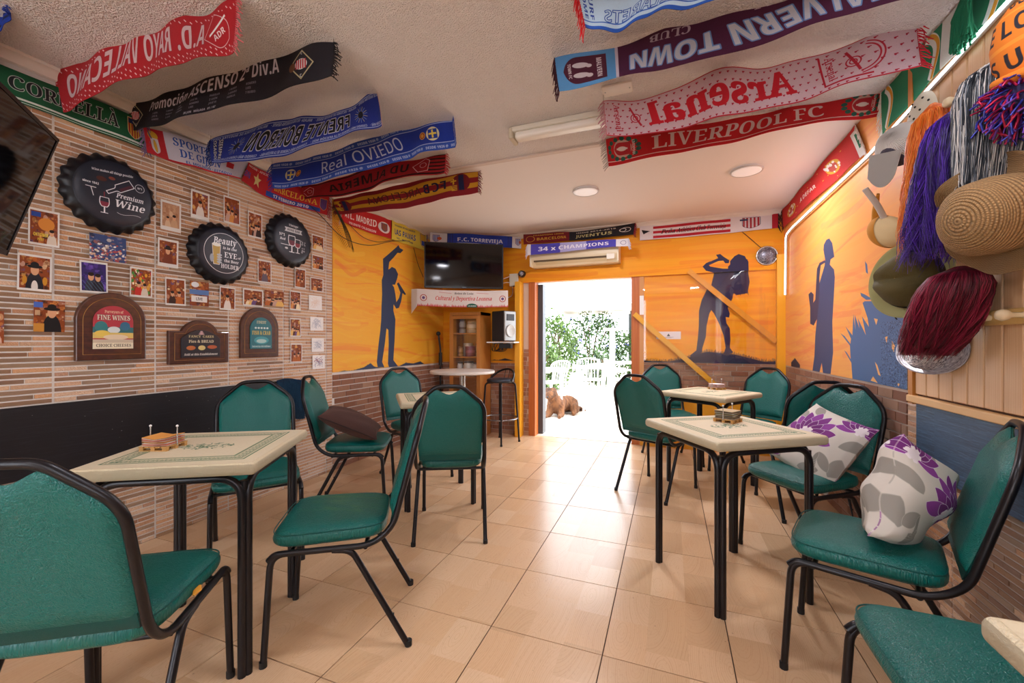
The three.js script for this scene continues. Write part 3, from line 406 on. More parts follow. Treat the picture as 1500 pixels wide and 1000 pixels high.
// hanging from the ceiling in a vertical plane across the room: T,Bm = edge points [x,y] in the plane z
function scarf(label, z, T, Bm, map, o = {}) {
  const x0 = T[0][0], y0 = 0; const t = thing('football_scarf', label, 'scarf', [x0, H, z], 0, o.group || 'scarves hung across the ceiling');
  const wob = (u, v) => 0.012 * Math.sin(u * 13 + z * 7) * (0.3 + v) + 0.008 * Math.sin(u * 29 + v * 3);
  const f = (u, v, s) => { const a = interp(T, u), b = interp(Bm, u); return V(lerp(b[0], a[0], v) - x0, lerp(b[1], a[1], v) - H, wob(u, 1 - v) + (s ? -0.004 : 0) + (o.lean || 0) * (1 - v)); };
  part('knit_band', slab(f, 56, 8), M('#ffffff', 0.92, { map, sheen: 0.3, sheenRoughness: 0.6, bumpMap: bumpCloth, bumpScale: 0.001 }), t);
  for (const [u, c, d] of [[0, o.f0, -1], [1, o.f1, 1]]) if (c) { const n = 26, ps = []; for (let i = 0; i < n; i++) ps.push(f(u, i / (n - 1), 0)); const g = o.droop ? fringe(ps, 0.07, 0.0028, [d * 0.012, 0, 0.01]) : fringe(ps, 0.03, 0.003, [d * 0.045, 0, 0.006]); part('fringe', g, M(c, 0.95), t); }
  if (o.flap) { const g = slab((u, v, s) => { const p = f(1, v, 0); return V(p.x + u * o.flap[0], p.y - u * o.flap[1], p.z + u * o.flap[2] + (s ? -0.004 : 0)); }, 6, 6); part('end_flap', g, o.flapM || M('#ffffff', 0.92, { map }), t); }
  for (const k of [0, 1]) { const p = f(k, 1, 0); if (p.y > -0.12) part('cord', sweep([V(p.x, p.y, p.z), V(p.x, 0, p.z)], 0.0015, 5), M('#8a7f76', 0.8), t); }
  return t;
}
// pinned on a wall: axis 'L' or 'R' (points are [-z,y]) or 'B' (points are [x,y]) at offset d from it
function wallScarf(label, axis, d, T, Bm, map, o = {}) {
  const P = (a, b) => (axis === 'B' ? V(a, b, ZB + d) : axis === 'L' ? V(XL + d, b, -a) : V(XR - d, b, -a)), c = P(...T[0]), n = axis === 'B' ? V(0, 0, 1) : axis === 'L' ? V(1, 0, 0) : V(-1, 0, 0);
  const t = thing('football_scarf', label, 'scarf', [c.x, c.y, c.z], 0, 'scarves pinned around the walls');
  const f = (u, v, s) => { const a = interp(T, u), b = interp(Bm, u); return P(lerp(b[0], a[0], v), lerp(b[1], a[1], v)).sub(c).addScaledVector(n, 0.006 * Math.sin(u * 17 + v * 2) + 0.006 - (s ? 0.004 : 0) + (o.swing ? o.swing(u) : 0)); };
  part('knit_band', slab(f, 40, 6), M('#ffffff', 0.92, { map, bumpMap: bumpCloth, bumpScale: 0.001 }), t);
  for (const [u, q] of [[0, o.f0], [1, o.f1]]) if (q) { const ps = []; for (let i = 0; i < 22; i++) ps.push(f(u, i / 21, 0)); const e = f(u, 0.5, 0).sub(f(u ? 0.95 : 0.05, 0.5, 0)).normalize().multiplyScalar(0.03); part('fringe', fringe(ps, 0.05, 0.0028, [e.x + n.x * 0.01, 0, e.z + n.z * 0.01]), M(q, 0.95), t); }
  return t;
}
const crest = (x, cx, cy, w, h, fill, line, inner) => { x.save(); x.translate(cx, cy); x.beginPath(); x.moveTo(-w / 2, -h / 2); x.lineTo(w / 2, -h / 2); x.lineTo(w / 2, h * 0.1); x.quadraticCurveTo(w / 2, h * 0.38, 0, h / 2); x.quadraticCurveTo(-w / 2, h * 0.38, -w / 2, h * 0.1); x.closePath(); x.fillStyle = fill; x.fill(); x.save(); x.clip(); if (inner) inner(x, w, h); x.restore(); x.lineWidth = 3; x.strokeStyle = line; x.stroke(); x.restore(); };
const stripes = (a, n = 5) => (x, w, h) => { x.fillStyle = a; for (let i = 0; i < n; i++) x.fillRect(-w / 2 + (i + 0.25) * w / n, -h / 2, w / n / 2, h); };
const tinyRow = (x, s, y, w, size, fill, mirror) => { x.font = 'bold ' + size + 'px sans-serif'; const L = x.measureText(s).width; for (let a = 20; a < w; a += L + 20) text(x, s, a + L / 2, y, size, fill, { mirror }); };
// 1 red, mirrored writing
scarf('red scarf with white mirrored lettering and scattered white flecks', -1.17, [[-2.999,2.617],[-2.679,2.576],[-2.391,2.624],[-2.223,2.627],[-2.027,2.604],[-1.791,2.556],[-1.637,2.587]],[[-2.967,2.385],[-2.714,2.366],[-2.45,2.399],[-2.242,2.416],[-2.004,2.391],[-1.787,2.371],[-1.653,2.378]], scarfTex(1280, 190, '#b31522', (x, w, h) => {
  for (let i = 0; i < 150; i++) { const a = (i % 50) * 26 + 8, r = Math.floor(i / 50), b = [22, h - 34, h - 14][r]; x.fillStyle = '#e8c9cb'; x.save(); x.translate(a, b + (i % 2) * 8); x.rotate(0.7); x.fillRect(-6, -2, 12, 4); x.restore(); }
  text(x, 'A.D. RAYO VALLECANO', 580, h / 2 - 4, 96, '#d9b9bd', { mirror: true, w: 960, sy: 1.4, stroke: '#8d0e1a', lw: 3 });
  crest(x, 1150, h / 2, 110, 130, '#b31522', '#e6c6c8', (q, a, b) => { text(q, 'ADR', 0, 14, 34, '#f0dcdc', { turn: -0.5 }); q.fillStyle = '#eee'; q.save(); q.rotate(-0.6); q.fillRect(-60, -22, 120, 9); q.restore(); });
  x.fillStyle = '#d7a3a8'; for (let i = 0; i < 20; i++) x.fillRect(20 + (i % 2) * 16, 10 + i * 9, 18, 4);
}), { f0: '#a01420', f1: '#d86a72' });
// 2 black
scarf('black scarf with white lettering and a diamond badge at each end', -1.49, [[-2.992,2.603],[-2.719,2.583],[-2.405,2.58],[-2.041,2.611],[-1.729,2.6],[-1.436,2.564]],[[-2.952,2.428],[-2.793,2.431],[-2.461,2.411],[-2.095,2.415],[-1.729,2.409],[-1.436,2.403]], scarfTex(1280, 150, '#17121d', (x, w, h) => {
  text(x, 'Promoción ASCENSO 2ª Div.A', 600, 46, 62, '#d9d2da', { w: 760, sy: 1.1 });
  for (let i = 0; i < 7; i++) for (let j = 0; j < 3; j++) { x.fillStyle = 'rgba(190,180,195,0.75)'; x.font = 'bold 11px sans-serif'; x.fillText(['2 LEÓN', '3 AMARO', 'LUIS', 'JOSÉ M.', 'PADILLA', '7 RUBIO', 'ROMERO'][(i + j * 3) % 7], 270 + i * 92, 92 + j * 15); } text(x, '28 JUN   MÁLAGA   81 / 82', 600, 138, 13, '#c9c2cc');
  for (const cx of [100, 1110]) { x.save(); x.translate(cx, 75); x.rotate(Math.PI / 4); x.fillStyle = '#1d1822'; x.fillRect(-42, -42, 84, 84); x.strokeStyle = '#c8b98e'; x.lineWidth = 5; x.strokeRect(-40, -40, 80, 80); x.restore(); x.fillStyle = '#d43a45'; disc(x, cx, 75, 30, '#e9dfdf', 22); x.fillStyle = '#c8202e'; for (let k = -2; k < 3; k++) x.fillRect(cx + k * 11 - 3, 56, 6, 38); disc(x, cx - 46, 80, 18, '#6d3d22'); text(x, 'C', cx, 30, 16, '#ddd'); text(x, 'C', cx, 120, 16, '#ddd'); }
}), { f0: '#131018', f1: '#131018' });
// 3 blue mirrored
const blueFlap = M('#ffffff', 0.9, { map: scarfTex(128, 128, '#e6e2e6', (x) => { disc(x, 70, 70, 42, '#2a5b9a'); for (let i = 0; i < 9; i++) ring(x, 70, 70, 6 + i * 5, '#9fb7d6', 1.5); x.fillStyle = '#c5653a'; x.fillRect(0, 0, 22, 128); }) });
scarf('royal blue scarf with black outlined mirrored lettering and a white folded end', -1.9, [[-2.881,2.553],[-2.515,2.56],[-2.238,2.565],[-2.05,2.55],[-1.836,2.521],[-1.673,2.551],[-1.531,2.598]],[[-2.881,2.402],[-2.672,2.362],[-2.425,2.354],[-2.199,2.349],[-1.877,2.361],[-1.653,2.397],[-1.489,2.394]], scarfTex(1280, 170, '#1c2f8f', (x, w, h) => {
  text(x, 'FRENTE BOKERON', 640, h / 2, 82, '#0d0d14', { mirror: true, w: 740, sy: 1.35, stroke: '#c9c4cf', lw: 7 }); text(x, 'FRENTE BOKERON', 640, h / 2, 82, '#0d0d14', { mirror: true, w: 740, sy: 1.35 });
  tinyRow(x, 'MÁLAGA · VICTORIA DE NUESTRA GENTE ·', 20, w, 17, '#b9c0dc', true); tinyRow(x, 'CUANDO MÁS CAEMOS SE LA AFICIÓN MÁS ·', h - 20, w, 17, '#b9c0dc', true);
  x.strokeStyle = '#a9b4dc'; x.lineWidth = 3; x.strokeRect(0, 8, w, 1); x.strokeRect(0, h - 8, w, 1); for (const cx of [190, 1100]) { for (let i = 0; i < 16; i++) { x.strokeStyle = i % 2 ? '#c9b98a' : '#7f9ad8'; x.lineWidth = 3; x.beginPath(); x.moveTo(cx, 85); x.lineTo(cx + Math.cos(i * 0.4) * 52, 85 + Math.sin(i * 0.4) * 46); x.stroke(); } disc(x, cx, 85, 20, '#11131f'); }
  for (const [s, cx] of [['OSADO', 48], ['SIEMPRE', 84]]) text(x, s, cx, h / 2, 30, '#d9d6dd', { turn: Math.PI / 2, w: 120, stroke: '#0e0e14', lw: 5 });
}), { f0: '#22336f', flap: [0.05, 0.05, 0.06], flapM: blueFlap });
// 4
scarf('royal blue scarf with thin white lettering and striped edges', -2.3, [[-2.8,2.535],[-2.521,2.528],[-2.272,2.533],[-1.996,2.564],[-1.748,2.599],[-1.505,2.612],[-1.282,2.622]],[[-2.786,2.349],[-2.587,2.338],[-2.265,2.339],[-1.904,2.368],[-1.635,2.391],[-1.469,2.405],[-1.248,2.403]], scarfTex(1280, 180, '#17349c', (x, w, h) => {
  text(x, 'Real OVIEDO', 640, h / 2, 92, '#c9d0e6', { weight: 'normal', w: 520, sy: 1.1 });
  for (const y of [38, h - 38]) { x.fillStyle = '#aebbe2'; x.fillRect(0, y - 2, w, 4); } x.fillStyle = '#2b4fae'; x.fillRect(0, 0, w, 34); x.fillRect(0, h - 34, w, 34); tinyRow(x, 'DESDE 1926 @', 18, w, 20, '#c3cce8'); tinyRow(x, 'DESDE 1926 @', h - 17, w, 20, '#c3cce8');
  for (const cx of [150, 1140]) { disc(x, cx, h / 2, 38, '#e2d7a8'); x.fillStyle = '#1c3fa8'; x.fillRect(cx - 26, h / 2 - 26, 52, 52); x.fillStyle = '#f0d659'; x.fillRect(cx - 5, h / 2 - 22, 10, 44); x.fillRect(cx - 22, h / 2 - 6, 44, 10); disc(x, cx - (cx > 600 ? 66 : -66), h / 2, 22, '#d8932f'); ring(x, cx - (cx > 600 ? 66 : -66), h / 2, 14, '#8e2a22', 5); }
}), { f0: '#1b3492', flap: [0.035, 0.0, 0.05] });
// 5
scarf('crimson scarf with black mirrored lettering under the blue one with thin letters', -2.7, [[-2.952,2.525],[-2.659,2.531],[-2.228,2.581],[-1.87,2.596],[-1.55,2.596]],[[-2.952,2.414],[-2.616,2.396],[-2.228,2.408],[-1.926,2.463],[-1.55,2.436]], scarfTex(1024, 150, '#a3141f', (x, w, h) => {
  text(x, 'UD ALMERIA', 520, h / 2, 84, '#2b0d12', { mirror: true, w: 540 }); x.fillStyle = '#1c090c'; x.fillRect(0, 8, w, 8); x.fillRect(0, h - 18, w, 10); for (let i = 0; i < 6; i++) x.fillRect(900, 12 + i * 24, 120, 9);
  for (const cx of [90, 860]) { x.save(); x.translate(cx, h / 2); x.strokeStyle = '#e8b4b8'; x.lineWidth = 4; x.beginPath(); x.moveTo(-50, 0); x.lineTo(20, -48); x.lineTo(48, -30); x.lineTo(40, 40); x.lineTo(-10, 50); x.closePath(); x.stroke(); ring(x, 12, 0, 18, '#e8b4b8', 3); x.restore(); }
}), { f1: '#c23a44' });
// 6
scarf('red and yellow striped scarf with dark mirrored lettering', -3.05, [[-2.939,2.523],[-2.631,2.536],[-2.246,2.559],[-1.862,2.594],[-1.456,2.609]],[[-2.915,2.387],[-2.495,2.36],[-2.169,2.36],[-1.829,2.378],[-1.456,2.405]], scarfTex(1280, 190, '#8c1622', (x, w, h) => {
  x.fillStyle = '#d0981f'; x.fillRect(0, 34, w, 36); x.fillRect(0, 108, w, 36); text(x, 'FC', 990, h / 2 - 6, 92, '#1b1740', { mirror: true, w: 120 }); text(x, 'B', 890, h / 2 - 6, 92, '#1b1740', { mirror: true }); text(x, 'ARCELONA', 590, h / 2 - 6, 88, '#4d1a1c', { mirror: true, w: 500, weight: 'normal' });
  for (const cx of [1140, 120]) { disc(x, cx, h / 2, 62, '#7c1420'); x.fillStyle = '#1c2150'; x.fillRect(cx - 14, 40, 34, 110); x.fillStyle = '#e3b42c'; x.fillRect(cx - 52, h / 2 - 36, 10, 44); x.fillRect(cx - 66, h / 2 - 22, 38, 10); for (let i = 0; i < 4; i++) x.fillRect(cx - 60, h / 2 + 16 + i * 11, 36, 5); }
}), { f0: '#6d1420', f1: '#6d1420' });
// 7
scarf('pale sky blue scarf with dark blue edges and a red tasselled end', -1.65, [[-0.357,2.643],[-0.228,2.598],[-0.077,2.593],[0.065,2.603],[0.261,2.567],[0.46,2.539]],[[-0.313,2.435],[-0.228,2.41],[-0.121,2.415],[-0.019,2.423],[0.133,2.425],[0.46,2.393]], scarfTex(1024, 190, '#b9d3ea', (x, w, h) => {
  text(x, 'HOME', 50, h / 2, 40, '#1a3fa0', { turn: Math.PI / 2, w: 120 }); text(x, 'TURF', 96, h / 2, 40, '#1a3fa0', { turn: Math.PI / 2, w: 120 }); x.fillStyle = '#1e55b8'; x.fillRect(0, h - 12, w, 12); x.fillRect(0, 0, w, 12); x.fillRect(0, h - 30, w, 4);
  text(x, 'CLARETS', 400, h / 2 + 42, 60, null, { mirror: true, stroke: '#1a3fa0', lw: 3, w: 440 }); text(x, 'THE', 400, 50, 66, '#1a3fa0', { mirror: true, w: 420 });
}), { f0: '#c3161c', droop: true });
// 8
scarf('claret scarf with large pale blue upside-down lettering and a sky blue crest end', -1.97, [[-0.527,2.579],[-0.205,2.558],[0.05,2.592],[0.267,2.619],[0.549,2.64],[0.804,2.653],[0.959,2.665]],[[-0.507,2.419],[-0.196,2.406],[0.031,2.409],[0.361,2.435],[0.593,2.456],[0.824,2.471],[0.959,2.489]], scarfTex(1400, 170, '#4f1440', (x, w, h) => {
  x.fillStyle = '#5b9bd6'; x.fillRect(0, 0, 210, h); x.fillRect(w - 210, 0, 210, h); x.fillStyle = '#d3c6d6'; x.fillRect(206, 0, 10, h);
  text(x, 'MALVERN TOWN', 700, 108, 104, '#c3d0ea', { turn: Math.PI, w: 900, stroke: '#6c97d8', lw: 9 }); text(x, 'MALVERN TOWN', 700, 108, 104, '#cdd0e2', { turn: Math.PI, w: 900 }); text(x, 'FOOTBALL', 880, 28, 44, '#c7b6c9', { turn: Math.PI, font: 'serif', w: 330 }); text(x, 'CLUB', 420, 28, 44, '#c7b6c9', { turn: Math.PI, font: 'serif', w: 170 });
  x.save(); x.translate(108, h / 2); x.rotate(-Math.PI / 2 + Math.PI); crest(x, 0, 0, 130, 140, '#4f1430', '#d9c9cf', (q) => { q.fillStyle = '#d8cdd4'; for (const k of [-1, 1]) { disc(q, k * 24, 8, 13, '#d8cdd4', 26); disc(q, k * 24 + 6, -18, 9, '#d8cdd4'); } text(q, 'MALVERN', 0, -48, 22, '#e8dde0'); text(q, 'TOWN FC', 0, 46, 16, '#e8dde0'); }); x.restore();
}), { f0: '#3d0f1f', droop: true });
// 9
scarf('pink and white scarf with big red mirrored blackletter writing and small cannon motifs', -2.35, [[-0.347,2.535],[-0.187,2.509],[0.01,2.519],[0.214,2.58],[0.402,2.546],[0.553,2.544],[0.778,2.569],[1.016,2.632]],[[-0.329,2.338],[-0.148,2.318],[0.08,2.317],[0.251,2.33],[0.431,2.339],[0.609,2.356],[0.783,2.386],[1.028,2.404]], scarfTex(1400, 200, '#dcb9c4', (x, w, h) => {
  for (let r = 0; r < 6; r++) for (let i = 0; i < 40; i++) { const a = i * 36 + (r % 2) * 18, b = 16 + r * 34; x.fillStyle = '#b9203c'; x.fillRect(a, b, 12, 4); disc(x, a + 4, b + 5, 3.4, '#b9203c'); }
  x.strokeStyle = '#c01c34'; x.lineWidth = 4; x.strokeRect(2, 2, w - 4, h - 4);
  const word = 'Arsenal'; text(x, word, 610, h / 2 - 4, 160, '#d0162a', { mirror: true, font: 'serif', w: 720, sy: 1.0, stroke: '#d0162a', lw: 6 });
  text(x, 'Arsenal', 96, h / 2, 46, '#c01c34', { turn: Math.PI / 2, font: 'serif', w: 150 });
  x.strokeStyle = '#c01c34'; x.lineWidth = 8; x.beginPath(); x.moveTo(1090, 20); x.lineTo(1090, 176); x.lineTo(1260, 176); x.stroke(); text(x, 'Arsenal', 1124, h / 2 - 4, 44, '#c01c34', { turn: Math.PI / 2, font: 'serif', w: 130 }); x.save(); x.translate(1215, 92); for (const q of [64, 76]) { x.beginPath(); x.arc(0, 0, q, -1.2, 1.4); x.lineWidth = 5; x.stroke(); } x.restore();
  for (const cx of [190, 1200]) { ring(x, cx, h / 2, 24, '#c01c34', 5); ring(x, cx, h / 2, 12, '#c01c34', 4); x.save(); x.translate(cx, h / 2); x.rotate(1.2); x.fillStyle = '#c01c34'; x.fillRect(-66, -8, 120, 10); x.restore(); }
}), { f0: '#c9909c', f1: '#c01c34' });
// 10
scarf('red scarf with white upright capital lettering and a green crest at each end', -2.89, [[-0.414,2.592],[0.012,2.58],[0.421,2.572],[0.738,2.588],[1.111,2.607]],[[-0.395,2.398],[0.012,2.408],[0.384,2.437],[0.748,2.462],[1.09,2.456]], scarfTex(1400, 170, '#c4161c', (x, w, h) => {
  text(x, 'LIVERPOOL FC', 690, h / 2 - 6, 104, '#ddc2c0', { font: 'serif', w: 880, sy: 1.15 }); x.fillStyle = '#e8d0cc'; x.fillRect(0, h - 24, w, 4);
  for (const cx of [110, 1290]) { x.save(); x.translate(cx, h / 2 - 4); x.rotate(cx < 600 ? Math.PI / 2 : Math.PI / 2); disc(x, 0, 0, 54, '#caa596', 50); for (let i = 0; i < 14; i++) { disc(x, Math.cos(i * 0.45) * 60, Math.sin(i * 0.45) * 84, 13, '#25594a'); } crest(x, 0, 2, 74, 92, '#b5222a', '#e5cabf', (q) => { q.fillStyle = '#e7d2c8'; disc(q, 0, 0, 12, '#e7d2c8', 24); q.fillRect(-5, -30, 10, 60); }); text(x, 'LIVERPOOL', 0, -58, 18, '#e9d8d0'); x.restore(); }
}), { f0: '#a8a09c' });
scarf('plain royal blue scarf beyond the red flecked one, only its tip showing', -0.88, [[-2.942,2.581],[-2.84,2.608],[-2.695,2.638],[-2.569,2.676]],[[-2.929,2.413],[-2.828,2.45],[-2.695,2.51],[-2.58,2.571]], scarfTex(512, 128, '#1c3fae', (x, w, h) => { x.fillStyle = '#12204f'; x.fillRect(0, 14, w, 8); x.fillRect(0, h - 22, w, 8); ring(x, w - 70, h / 2, 30, '#12204f', 7); }), { f1: '#1a3a9c' });
// ---- pinned on the walls ----
wallScarf('green scarf with black white-edged capitals above the brick-strip wall', 'L', 0.012, [[0.55, 2.5], [0.98, 2.49], [1.3, 2.51], [1.55, 2.515]], [[0.55, 2.345], [0.98, 2.345], [1.3, 2.345], [1.55, 2.344]], scarfTex(1024, 160, '#0d5a35', (x, w, h) => { text(x, 'CORNELLÀ', 590, 66, 92, '#14141a', { font: 'serif', w: 470, stroke: '#cfd8d0', lw: 6 }); text(x, 'CORNELLÀ', 590, 66, 92, '#14141a', { font: 'serif', w: 470 }); x.fillStyle = '#dfe8e0'; x.fillRect(0, h - 26, w, 10); x.fillRect(0, h - 8, w, 3); crest(x, 930, 70, 100, 110, '#d8a832', '#e8dcb8', stripes('#a8231f')); x.fillStyle = '#2a3a66'; x.fillRect(885, 20, 90, 26); text(x, 'UE CORNELLÀ', 930, 140, 16, '#e5eee6'); }), { f1: '#6d5a78' });
wallScarf('red, white and blue scarf with a golden crown crest above the brick-strip wall', 'L', 0.015, [[1.533,2.471],[1.65,2.494],[1.829,2.515],[2.007,2.528],[2.199,2.524]],[[1.557,2.328],[1.688,2.328],[1.85,2.344],[1.984,2.358],[2.141,2.382]], scarfTex(1024, 160, '#cfcadb', (x, w, h) => { x.fillStyle = '#bd1b28'; x.fillRect(0, 0, 240, h); x.fillRect(0, h - 10, w, 10); text(x, 'SPORTING', 540, 40, 60, '#2550b0', { font: 'serif', w: 460 }); text(x, 'DE GIJON', 560, 98, 60, '#2550b0', { font: 'serif', w: 420 }); text(x, 'EL MOLINÓN · ESTADIO', 640, 142, 22, '#2550b0', { w: 500 }); disc(x, 120, 40, 60, '#d9a72e', 26); crest(x, 130, 100, 90, 90, '#d8d2d8', '#b8862c', (q) => { disc(q, 0, 0, 16, '#d9a72e', 36); }); x.fillStyle = '#c21f2b'; x.fillRect(820, 60, 70, 40); }), { f0: '#8a6f94' });
wallScarf('red and blue scarf with a star, yellow capitals and a date along its edge', 'L', 0.014, [[2.199,2.524],[2.321,2.51],[2.471,2.502],[2.705,2.499],[2.979,2.518]],[[2.147,2.374],[2.293,2.328],[2.471,2.311],[2.669,2.326],[2.962,2.351]], scarfTex(1024, 160, '#bb1d26', (x, w, h) => { x.fillStyle = '#2248a5'; x.fillRect(330, h - 42, 600, 34); text(x, '17 FEBRERO 2010', 620, h - 24, 30, '#e8dede', { w: 420 }); text(x, 'BARCELONA', 660, 76, 62, '#e3b53a', { font: 'serif', w: 480 }); text(x, 'NACIÓN · AFICIÓN', 200, 18, 22, '#e9dada', { w: 340 }); const st = []; for (let i = 0; i < 10; i++) { const a = i * Math.PI / 5 - Math.PI / 2, r = i % 2 ? 24 : 56; st.push([200 + r * Math.cos(a), 86 + r * Math.sin(a)]); } blob(x, st, '#e0cf8a'); text(x, 'ON', 50, 90, 70, '#2a55b5'); crest(x, 965, 78, 80, 100, '#7a1a4e', '#e3b53a', stripes('#24449a')); }), { f1: '#a0324a' });
wallScarf('red and white scarf with white capitals above the raised-arm singer mural', 'L', 0.02, [[3.133,2.489],[3.317,2.511],[3.57,2.536],[3.903,2.562]],[[3.116,2.342],[3.317,2.329],[3.57,2.329],[3.903,2.348]], scarfTex(640, 160, '#c41d22', (x, w, h) => { text(x, 'ATL. MADRID', 270, 74, 76, '#efe2e2', { w: 400 }); text(x, 'VICENTE CALDERON', 300, 138, 26, '#efe2e2', { w: 330 }); disc(x, 540, 84, 62, '#e6dfe0', 46); crest(x, 540, 84, 64, 66, '#2c7a5a', '#2b4a9a', stripes('#c41d22')); }), { f0: '#d8b9bb' });
wallScarf('yellow scarf with blue capitals above the raised-arm singer mural', 'L', 0.022, [[3.888,2.558],[4.104,2.561],[4.311,2.574],[4.599,2.586]],[[3.888,2.344],[4.104,2.346],[4.311,2.351],[4.599,2.342]], scarfTex(512, 160, '#e3cc4c', (x, w, h) => { text(x, 'LAS PALMAS', 210, 84, 66, '#2a44a0', { w: 320 }); text(x, 'ESTADIO DE GRAN CANARIA', 210, 28, 20, '#2a3a70', { w: 300 }); text(x, 'UD · MAYO 1949', 210, 132, 20, '#2a3a70', { w: 260 }); crest(x, 455, 80, 70, 110, '#d7a92e', '#2a44a0', (q) => { q.fillStyle = '#2a44a0'; q.fillRect(-20, 0, 40, 40); }); }), { f1: '#3a4a8a' });
{ const z0 = -4.54; const t = wallScarf('blue and white striped scarf with white capitals above the corner television', 'B', 0.02, [[-2.82, 2.57], [-2.4, 2.555], [-2.1, 2.545], [-1.79, 2.535]], [[-2.82, 2.42], [-2.4, 2.41], [-2.1, 2.4], [-1.79, 2.39]], scarfTex(1024, 150, '#20379b', (x, w, h) => { x.fillStyle = '#cfcbd2'; x.fillRect(0, 0, 170, h); x.fillRect(w - 130, 0, 130, h); x.fillStyle = '#23306e'; for (const a of [170, 190, 210, 845, 865, 885]) x.fillRect(a, 0, 8, h); text(x, 'F.C. TORREVIEJA', 520, h / 2, 66, '#d8d6de', { w: 540 }); x.fillStyle = '#d8d6de'; x.fillRect(250, 118, 540, 4); for (const cx of [70, 970]) { crest(x, cx, 70, 70, 90, '#c8c4cc', '#8c4a2c', stripes('#2a3f9a')); disc(x, cx + 34, 70, 20, '#b5502c'); } }), { swing: (u) => (1 - u) * 0.5 }); }
wallScarf('dark red and black double-club scarf above the air conditioner', 'B', 0.06, [[-1.74, 2.555], [-1.3, 2.545], [-0.95, 2.53], [-0.38, 2.565]], [[-1.74, 2.43], [-1.3, 2.43], [-0.95, 2.425], [-0.4, 2.435]], scarfTex(1024, 150, '#7c1a22', (x, w, h) => { x.fillStyle = '#1c1a22'; x.fillRect(w / 2 - 20, 0, w / 2 + 20, h); text(x, 'BARCELONA', 300, 86, 58, '#d8a63a', { w: 300 }); text(x, 'JUVENTUS', 720, 86, 62, '#cfc58a', { w: 280 }); text(x, 'LEAGUE 2014-2015', 730, 30, 26, '#d6cfc2', { w: 300 }); text(x, 'CHAMPIONS LEAGUE', 270, 28, 24, '#d8b94a', { w: 300 }); ring(x, 90, 80, 44, '#d8a63a', 6); ring(x, 945, 70, 40, '#d9d3cf', 6, 30); ring(x, 925, 70, 22, '#d9d3cf', 5); }), { f1: '#8c2a3c' });
wallScarf('purple and white champions scarf draped on top of the air conditioner', 'B', 0.265, [[-1.615, 2.375], [-1.2, 2.36], [-0.8, 2.355], [-0.44, 2.345]], [[-1.615, 2.245], [-1.2, 2.25], [-0.8, 2.265], [-0.44, 2.262]], scarfTex(1024, 130, '#4c46b0', (x, w, h) => { x.fillStyle = '#a9a4d4'; x.fillRect(330, 0, 260, h); text(x, '34 x CHAMPIONS', 470, h / 2, 74, '#e5e2ee', { w: 680 }); x.fillStyle = '#e3e0e6'; x.fillRect(0, 0, 50, h); x.fillRect(w - 150, 0, 150, h); ring(x, w - 70, h / 2, 34, '#3d3a7c', 5); }), { f0: '#d8d5e0', f1: '#d8d5e0' });
wallScarf('red and white striped scarf with black handwriting above the painted dancer', 'B', 0.016, [[-0.33, 2.53], [0.1, 2.535], [0.44, 2.54], [0.7, 2.535], [1.05, 2.532]], [[-0.33, 2.37], [0.1, 2.368], [0.44, 2.37], [0.7, 2.375], [1.05, 2.385]], scarfTex(1100, 150, '#d8cfd2', (x, w, h) => { x.fillStyle = '#b01c2c'; for (const y of [14, 64, 114]) x.fillRect(110, y, 620, 26); text(x, 'Peña Atlético Club Torrevieja', 420, 76, 58, '#1b1518', { font: 'serif', w: 520, skew: -0.25 }); crest(x, 900, 72, 120, 110, '#c9c2c6', '#2a2f55', stripes('#a02430')); x.fillStyle = '#2a3358'; x.fillRect(820, 30, 60, 16); blob(x, [[20, 40], [90, 60], [40, 90]], '#1f1a1e'); x.fillStyle = '#b01c2c'; x.fillRect(1040, 0, 60, h); }), { f1: '#2a1f22' });
wallScarf('red scarf with yellow badges slanting along the top of the saxophone mural', 'R', 0.015, [[5.03, 2.565], [4.4, 2.56], [3.9, 2.56], [3.22, 2.565]], [[5.0, 2.365], [4.4, 2.36], [3.55, 2.335], [3.08, 2.325]], scarfTex(1100, 180, '#c3201c', (x, w, h) => { text(x, 'A DEFAR', 470, 90, 44, '#ead9d2', { w: 220 }); for (const cx of [200, 800]) { disc(x, cx, 90, 70, '#cf9a2e', 50); disc(x, cx, 90, 44, '#b5443a', 34); x.fillStyle = '#e5d8d0'; for (let i = 0; i < 14; i++) disc(x, cx + rr(-60, 60), 90 + rr(-40, 40), rr(5, 13), '#e5d8d0'); } for (let i = 0; i < 20; i++) { x.fillStyle = '#d8a93a'; x.fillRect(rr(60, 1000), rr(10, 160), rr(6, 18), 6); } x.fillStyle = '#e3dfda'; x.fillRect(1010, 20, 90, 160); x.fillStyle = '#126a45'; x.fillRect(1040, 40, 40, 90); }), { f0: '#5a1418', f1: '#e6e2dc' });
wallScarf('green and white scarf with a yellow stripe above the white light tube', 'R', 0.015, [[2.86, 2.565], [2.5, 2.565], [2.05, 2.57], [1.4, 2.572]], [[2.86, 2.335], [2.5, 2.36], [2.05, 2.375], [1.4, 2.385]], scarfTex(1100, 180, '#0f7a52', (x, w, h) => { for (const a of [60, 430, 700, 880]) { x.lineWidth = 40; x.strokeStyle = '#e2e6e2'; x.beginPath(); x.moveTo(a, 0); x.quadraticCurveTo(a + 120, 60, a + 20, 180); x.stroke(); x.lineWidth = 16; x.strokeStyle = '#d99a22'; x.beginPath(); x.moveTo(a + 10, 0); x.quadraticCurveTo(a + 130, 60, a + 30, 180); x.stroke(); } x.fillStyle = '#e2e6e2'; x.fillRect(520, 0, 90, h); text(x, 'BETIS', 980, 90, 80, '#e2e6e2', { w: 200 }); }), { f0: '#d8d5cc' });
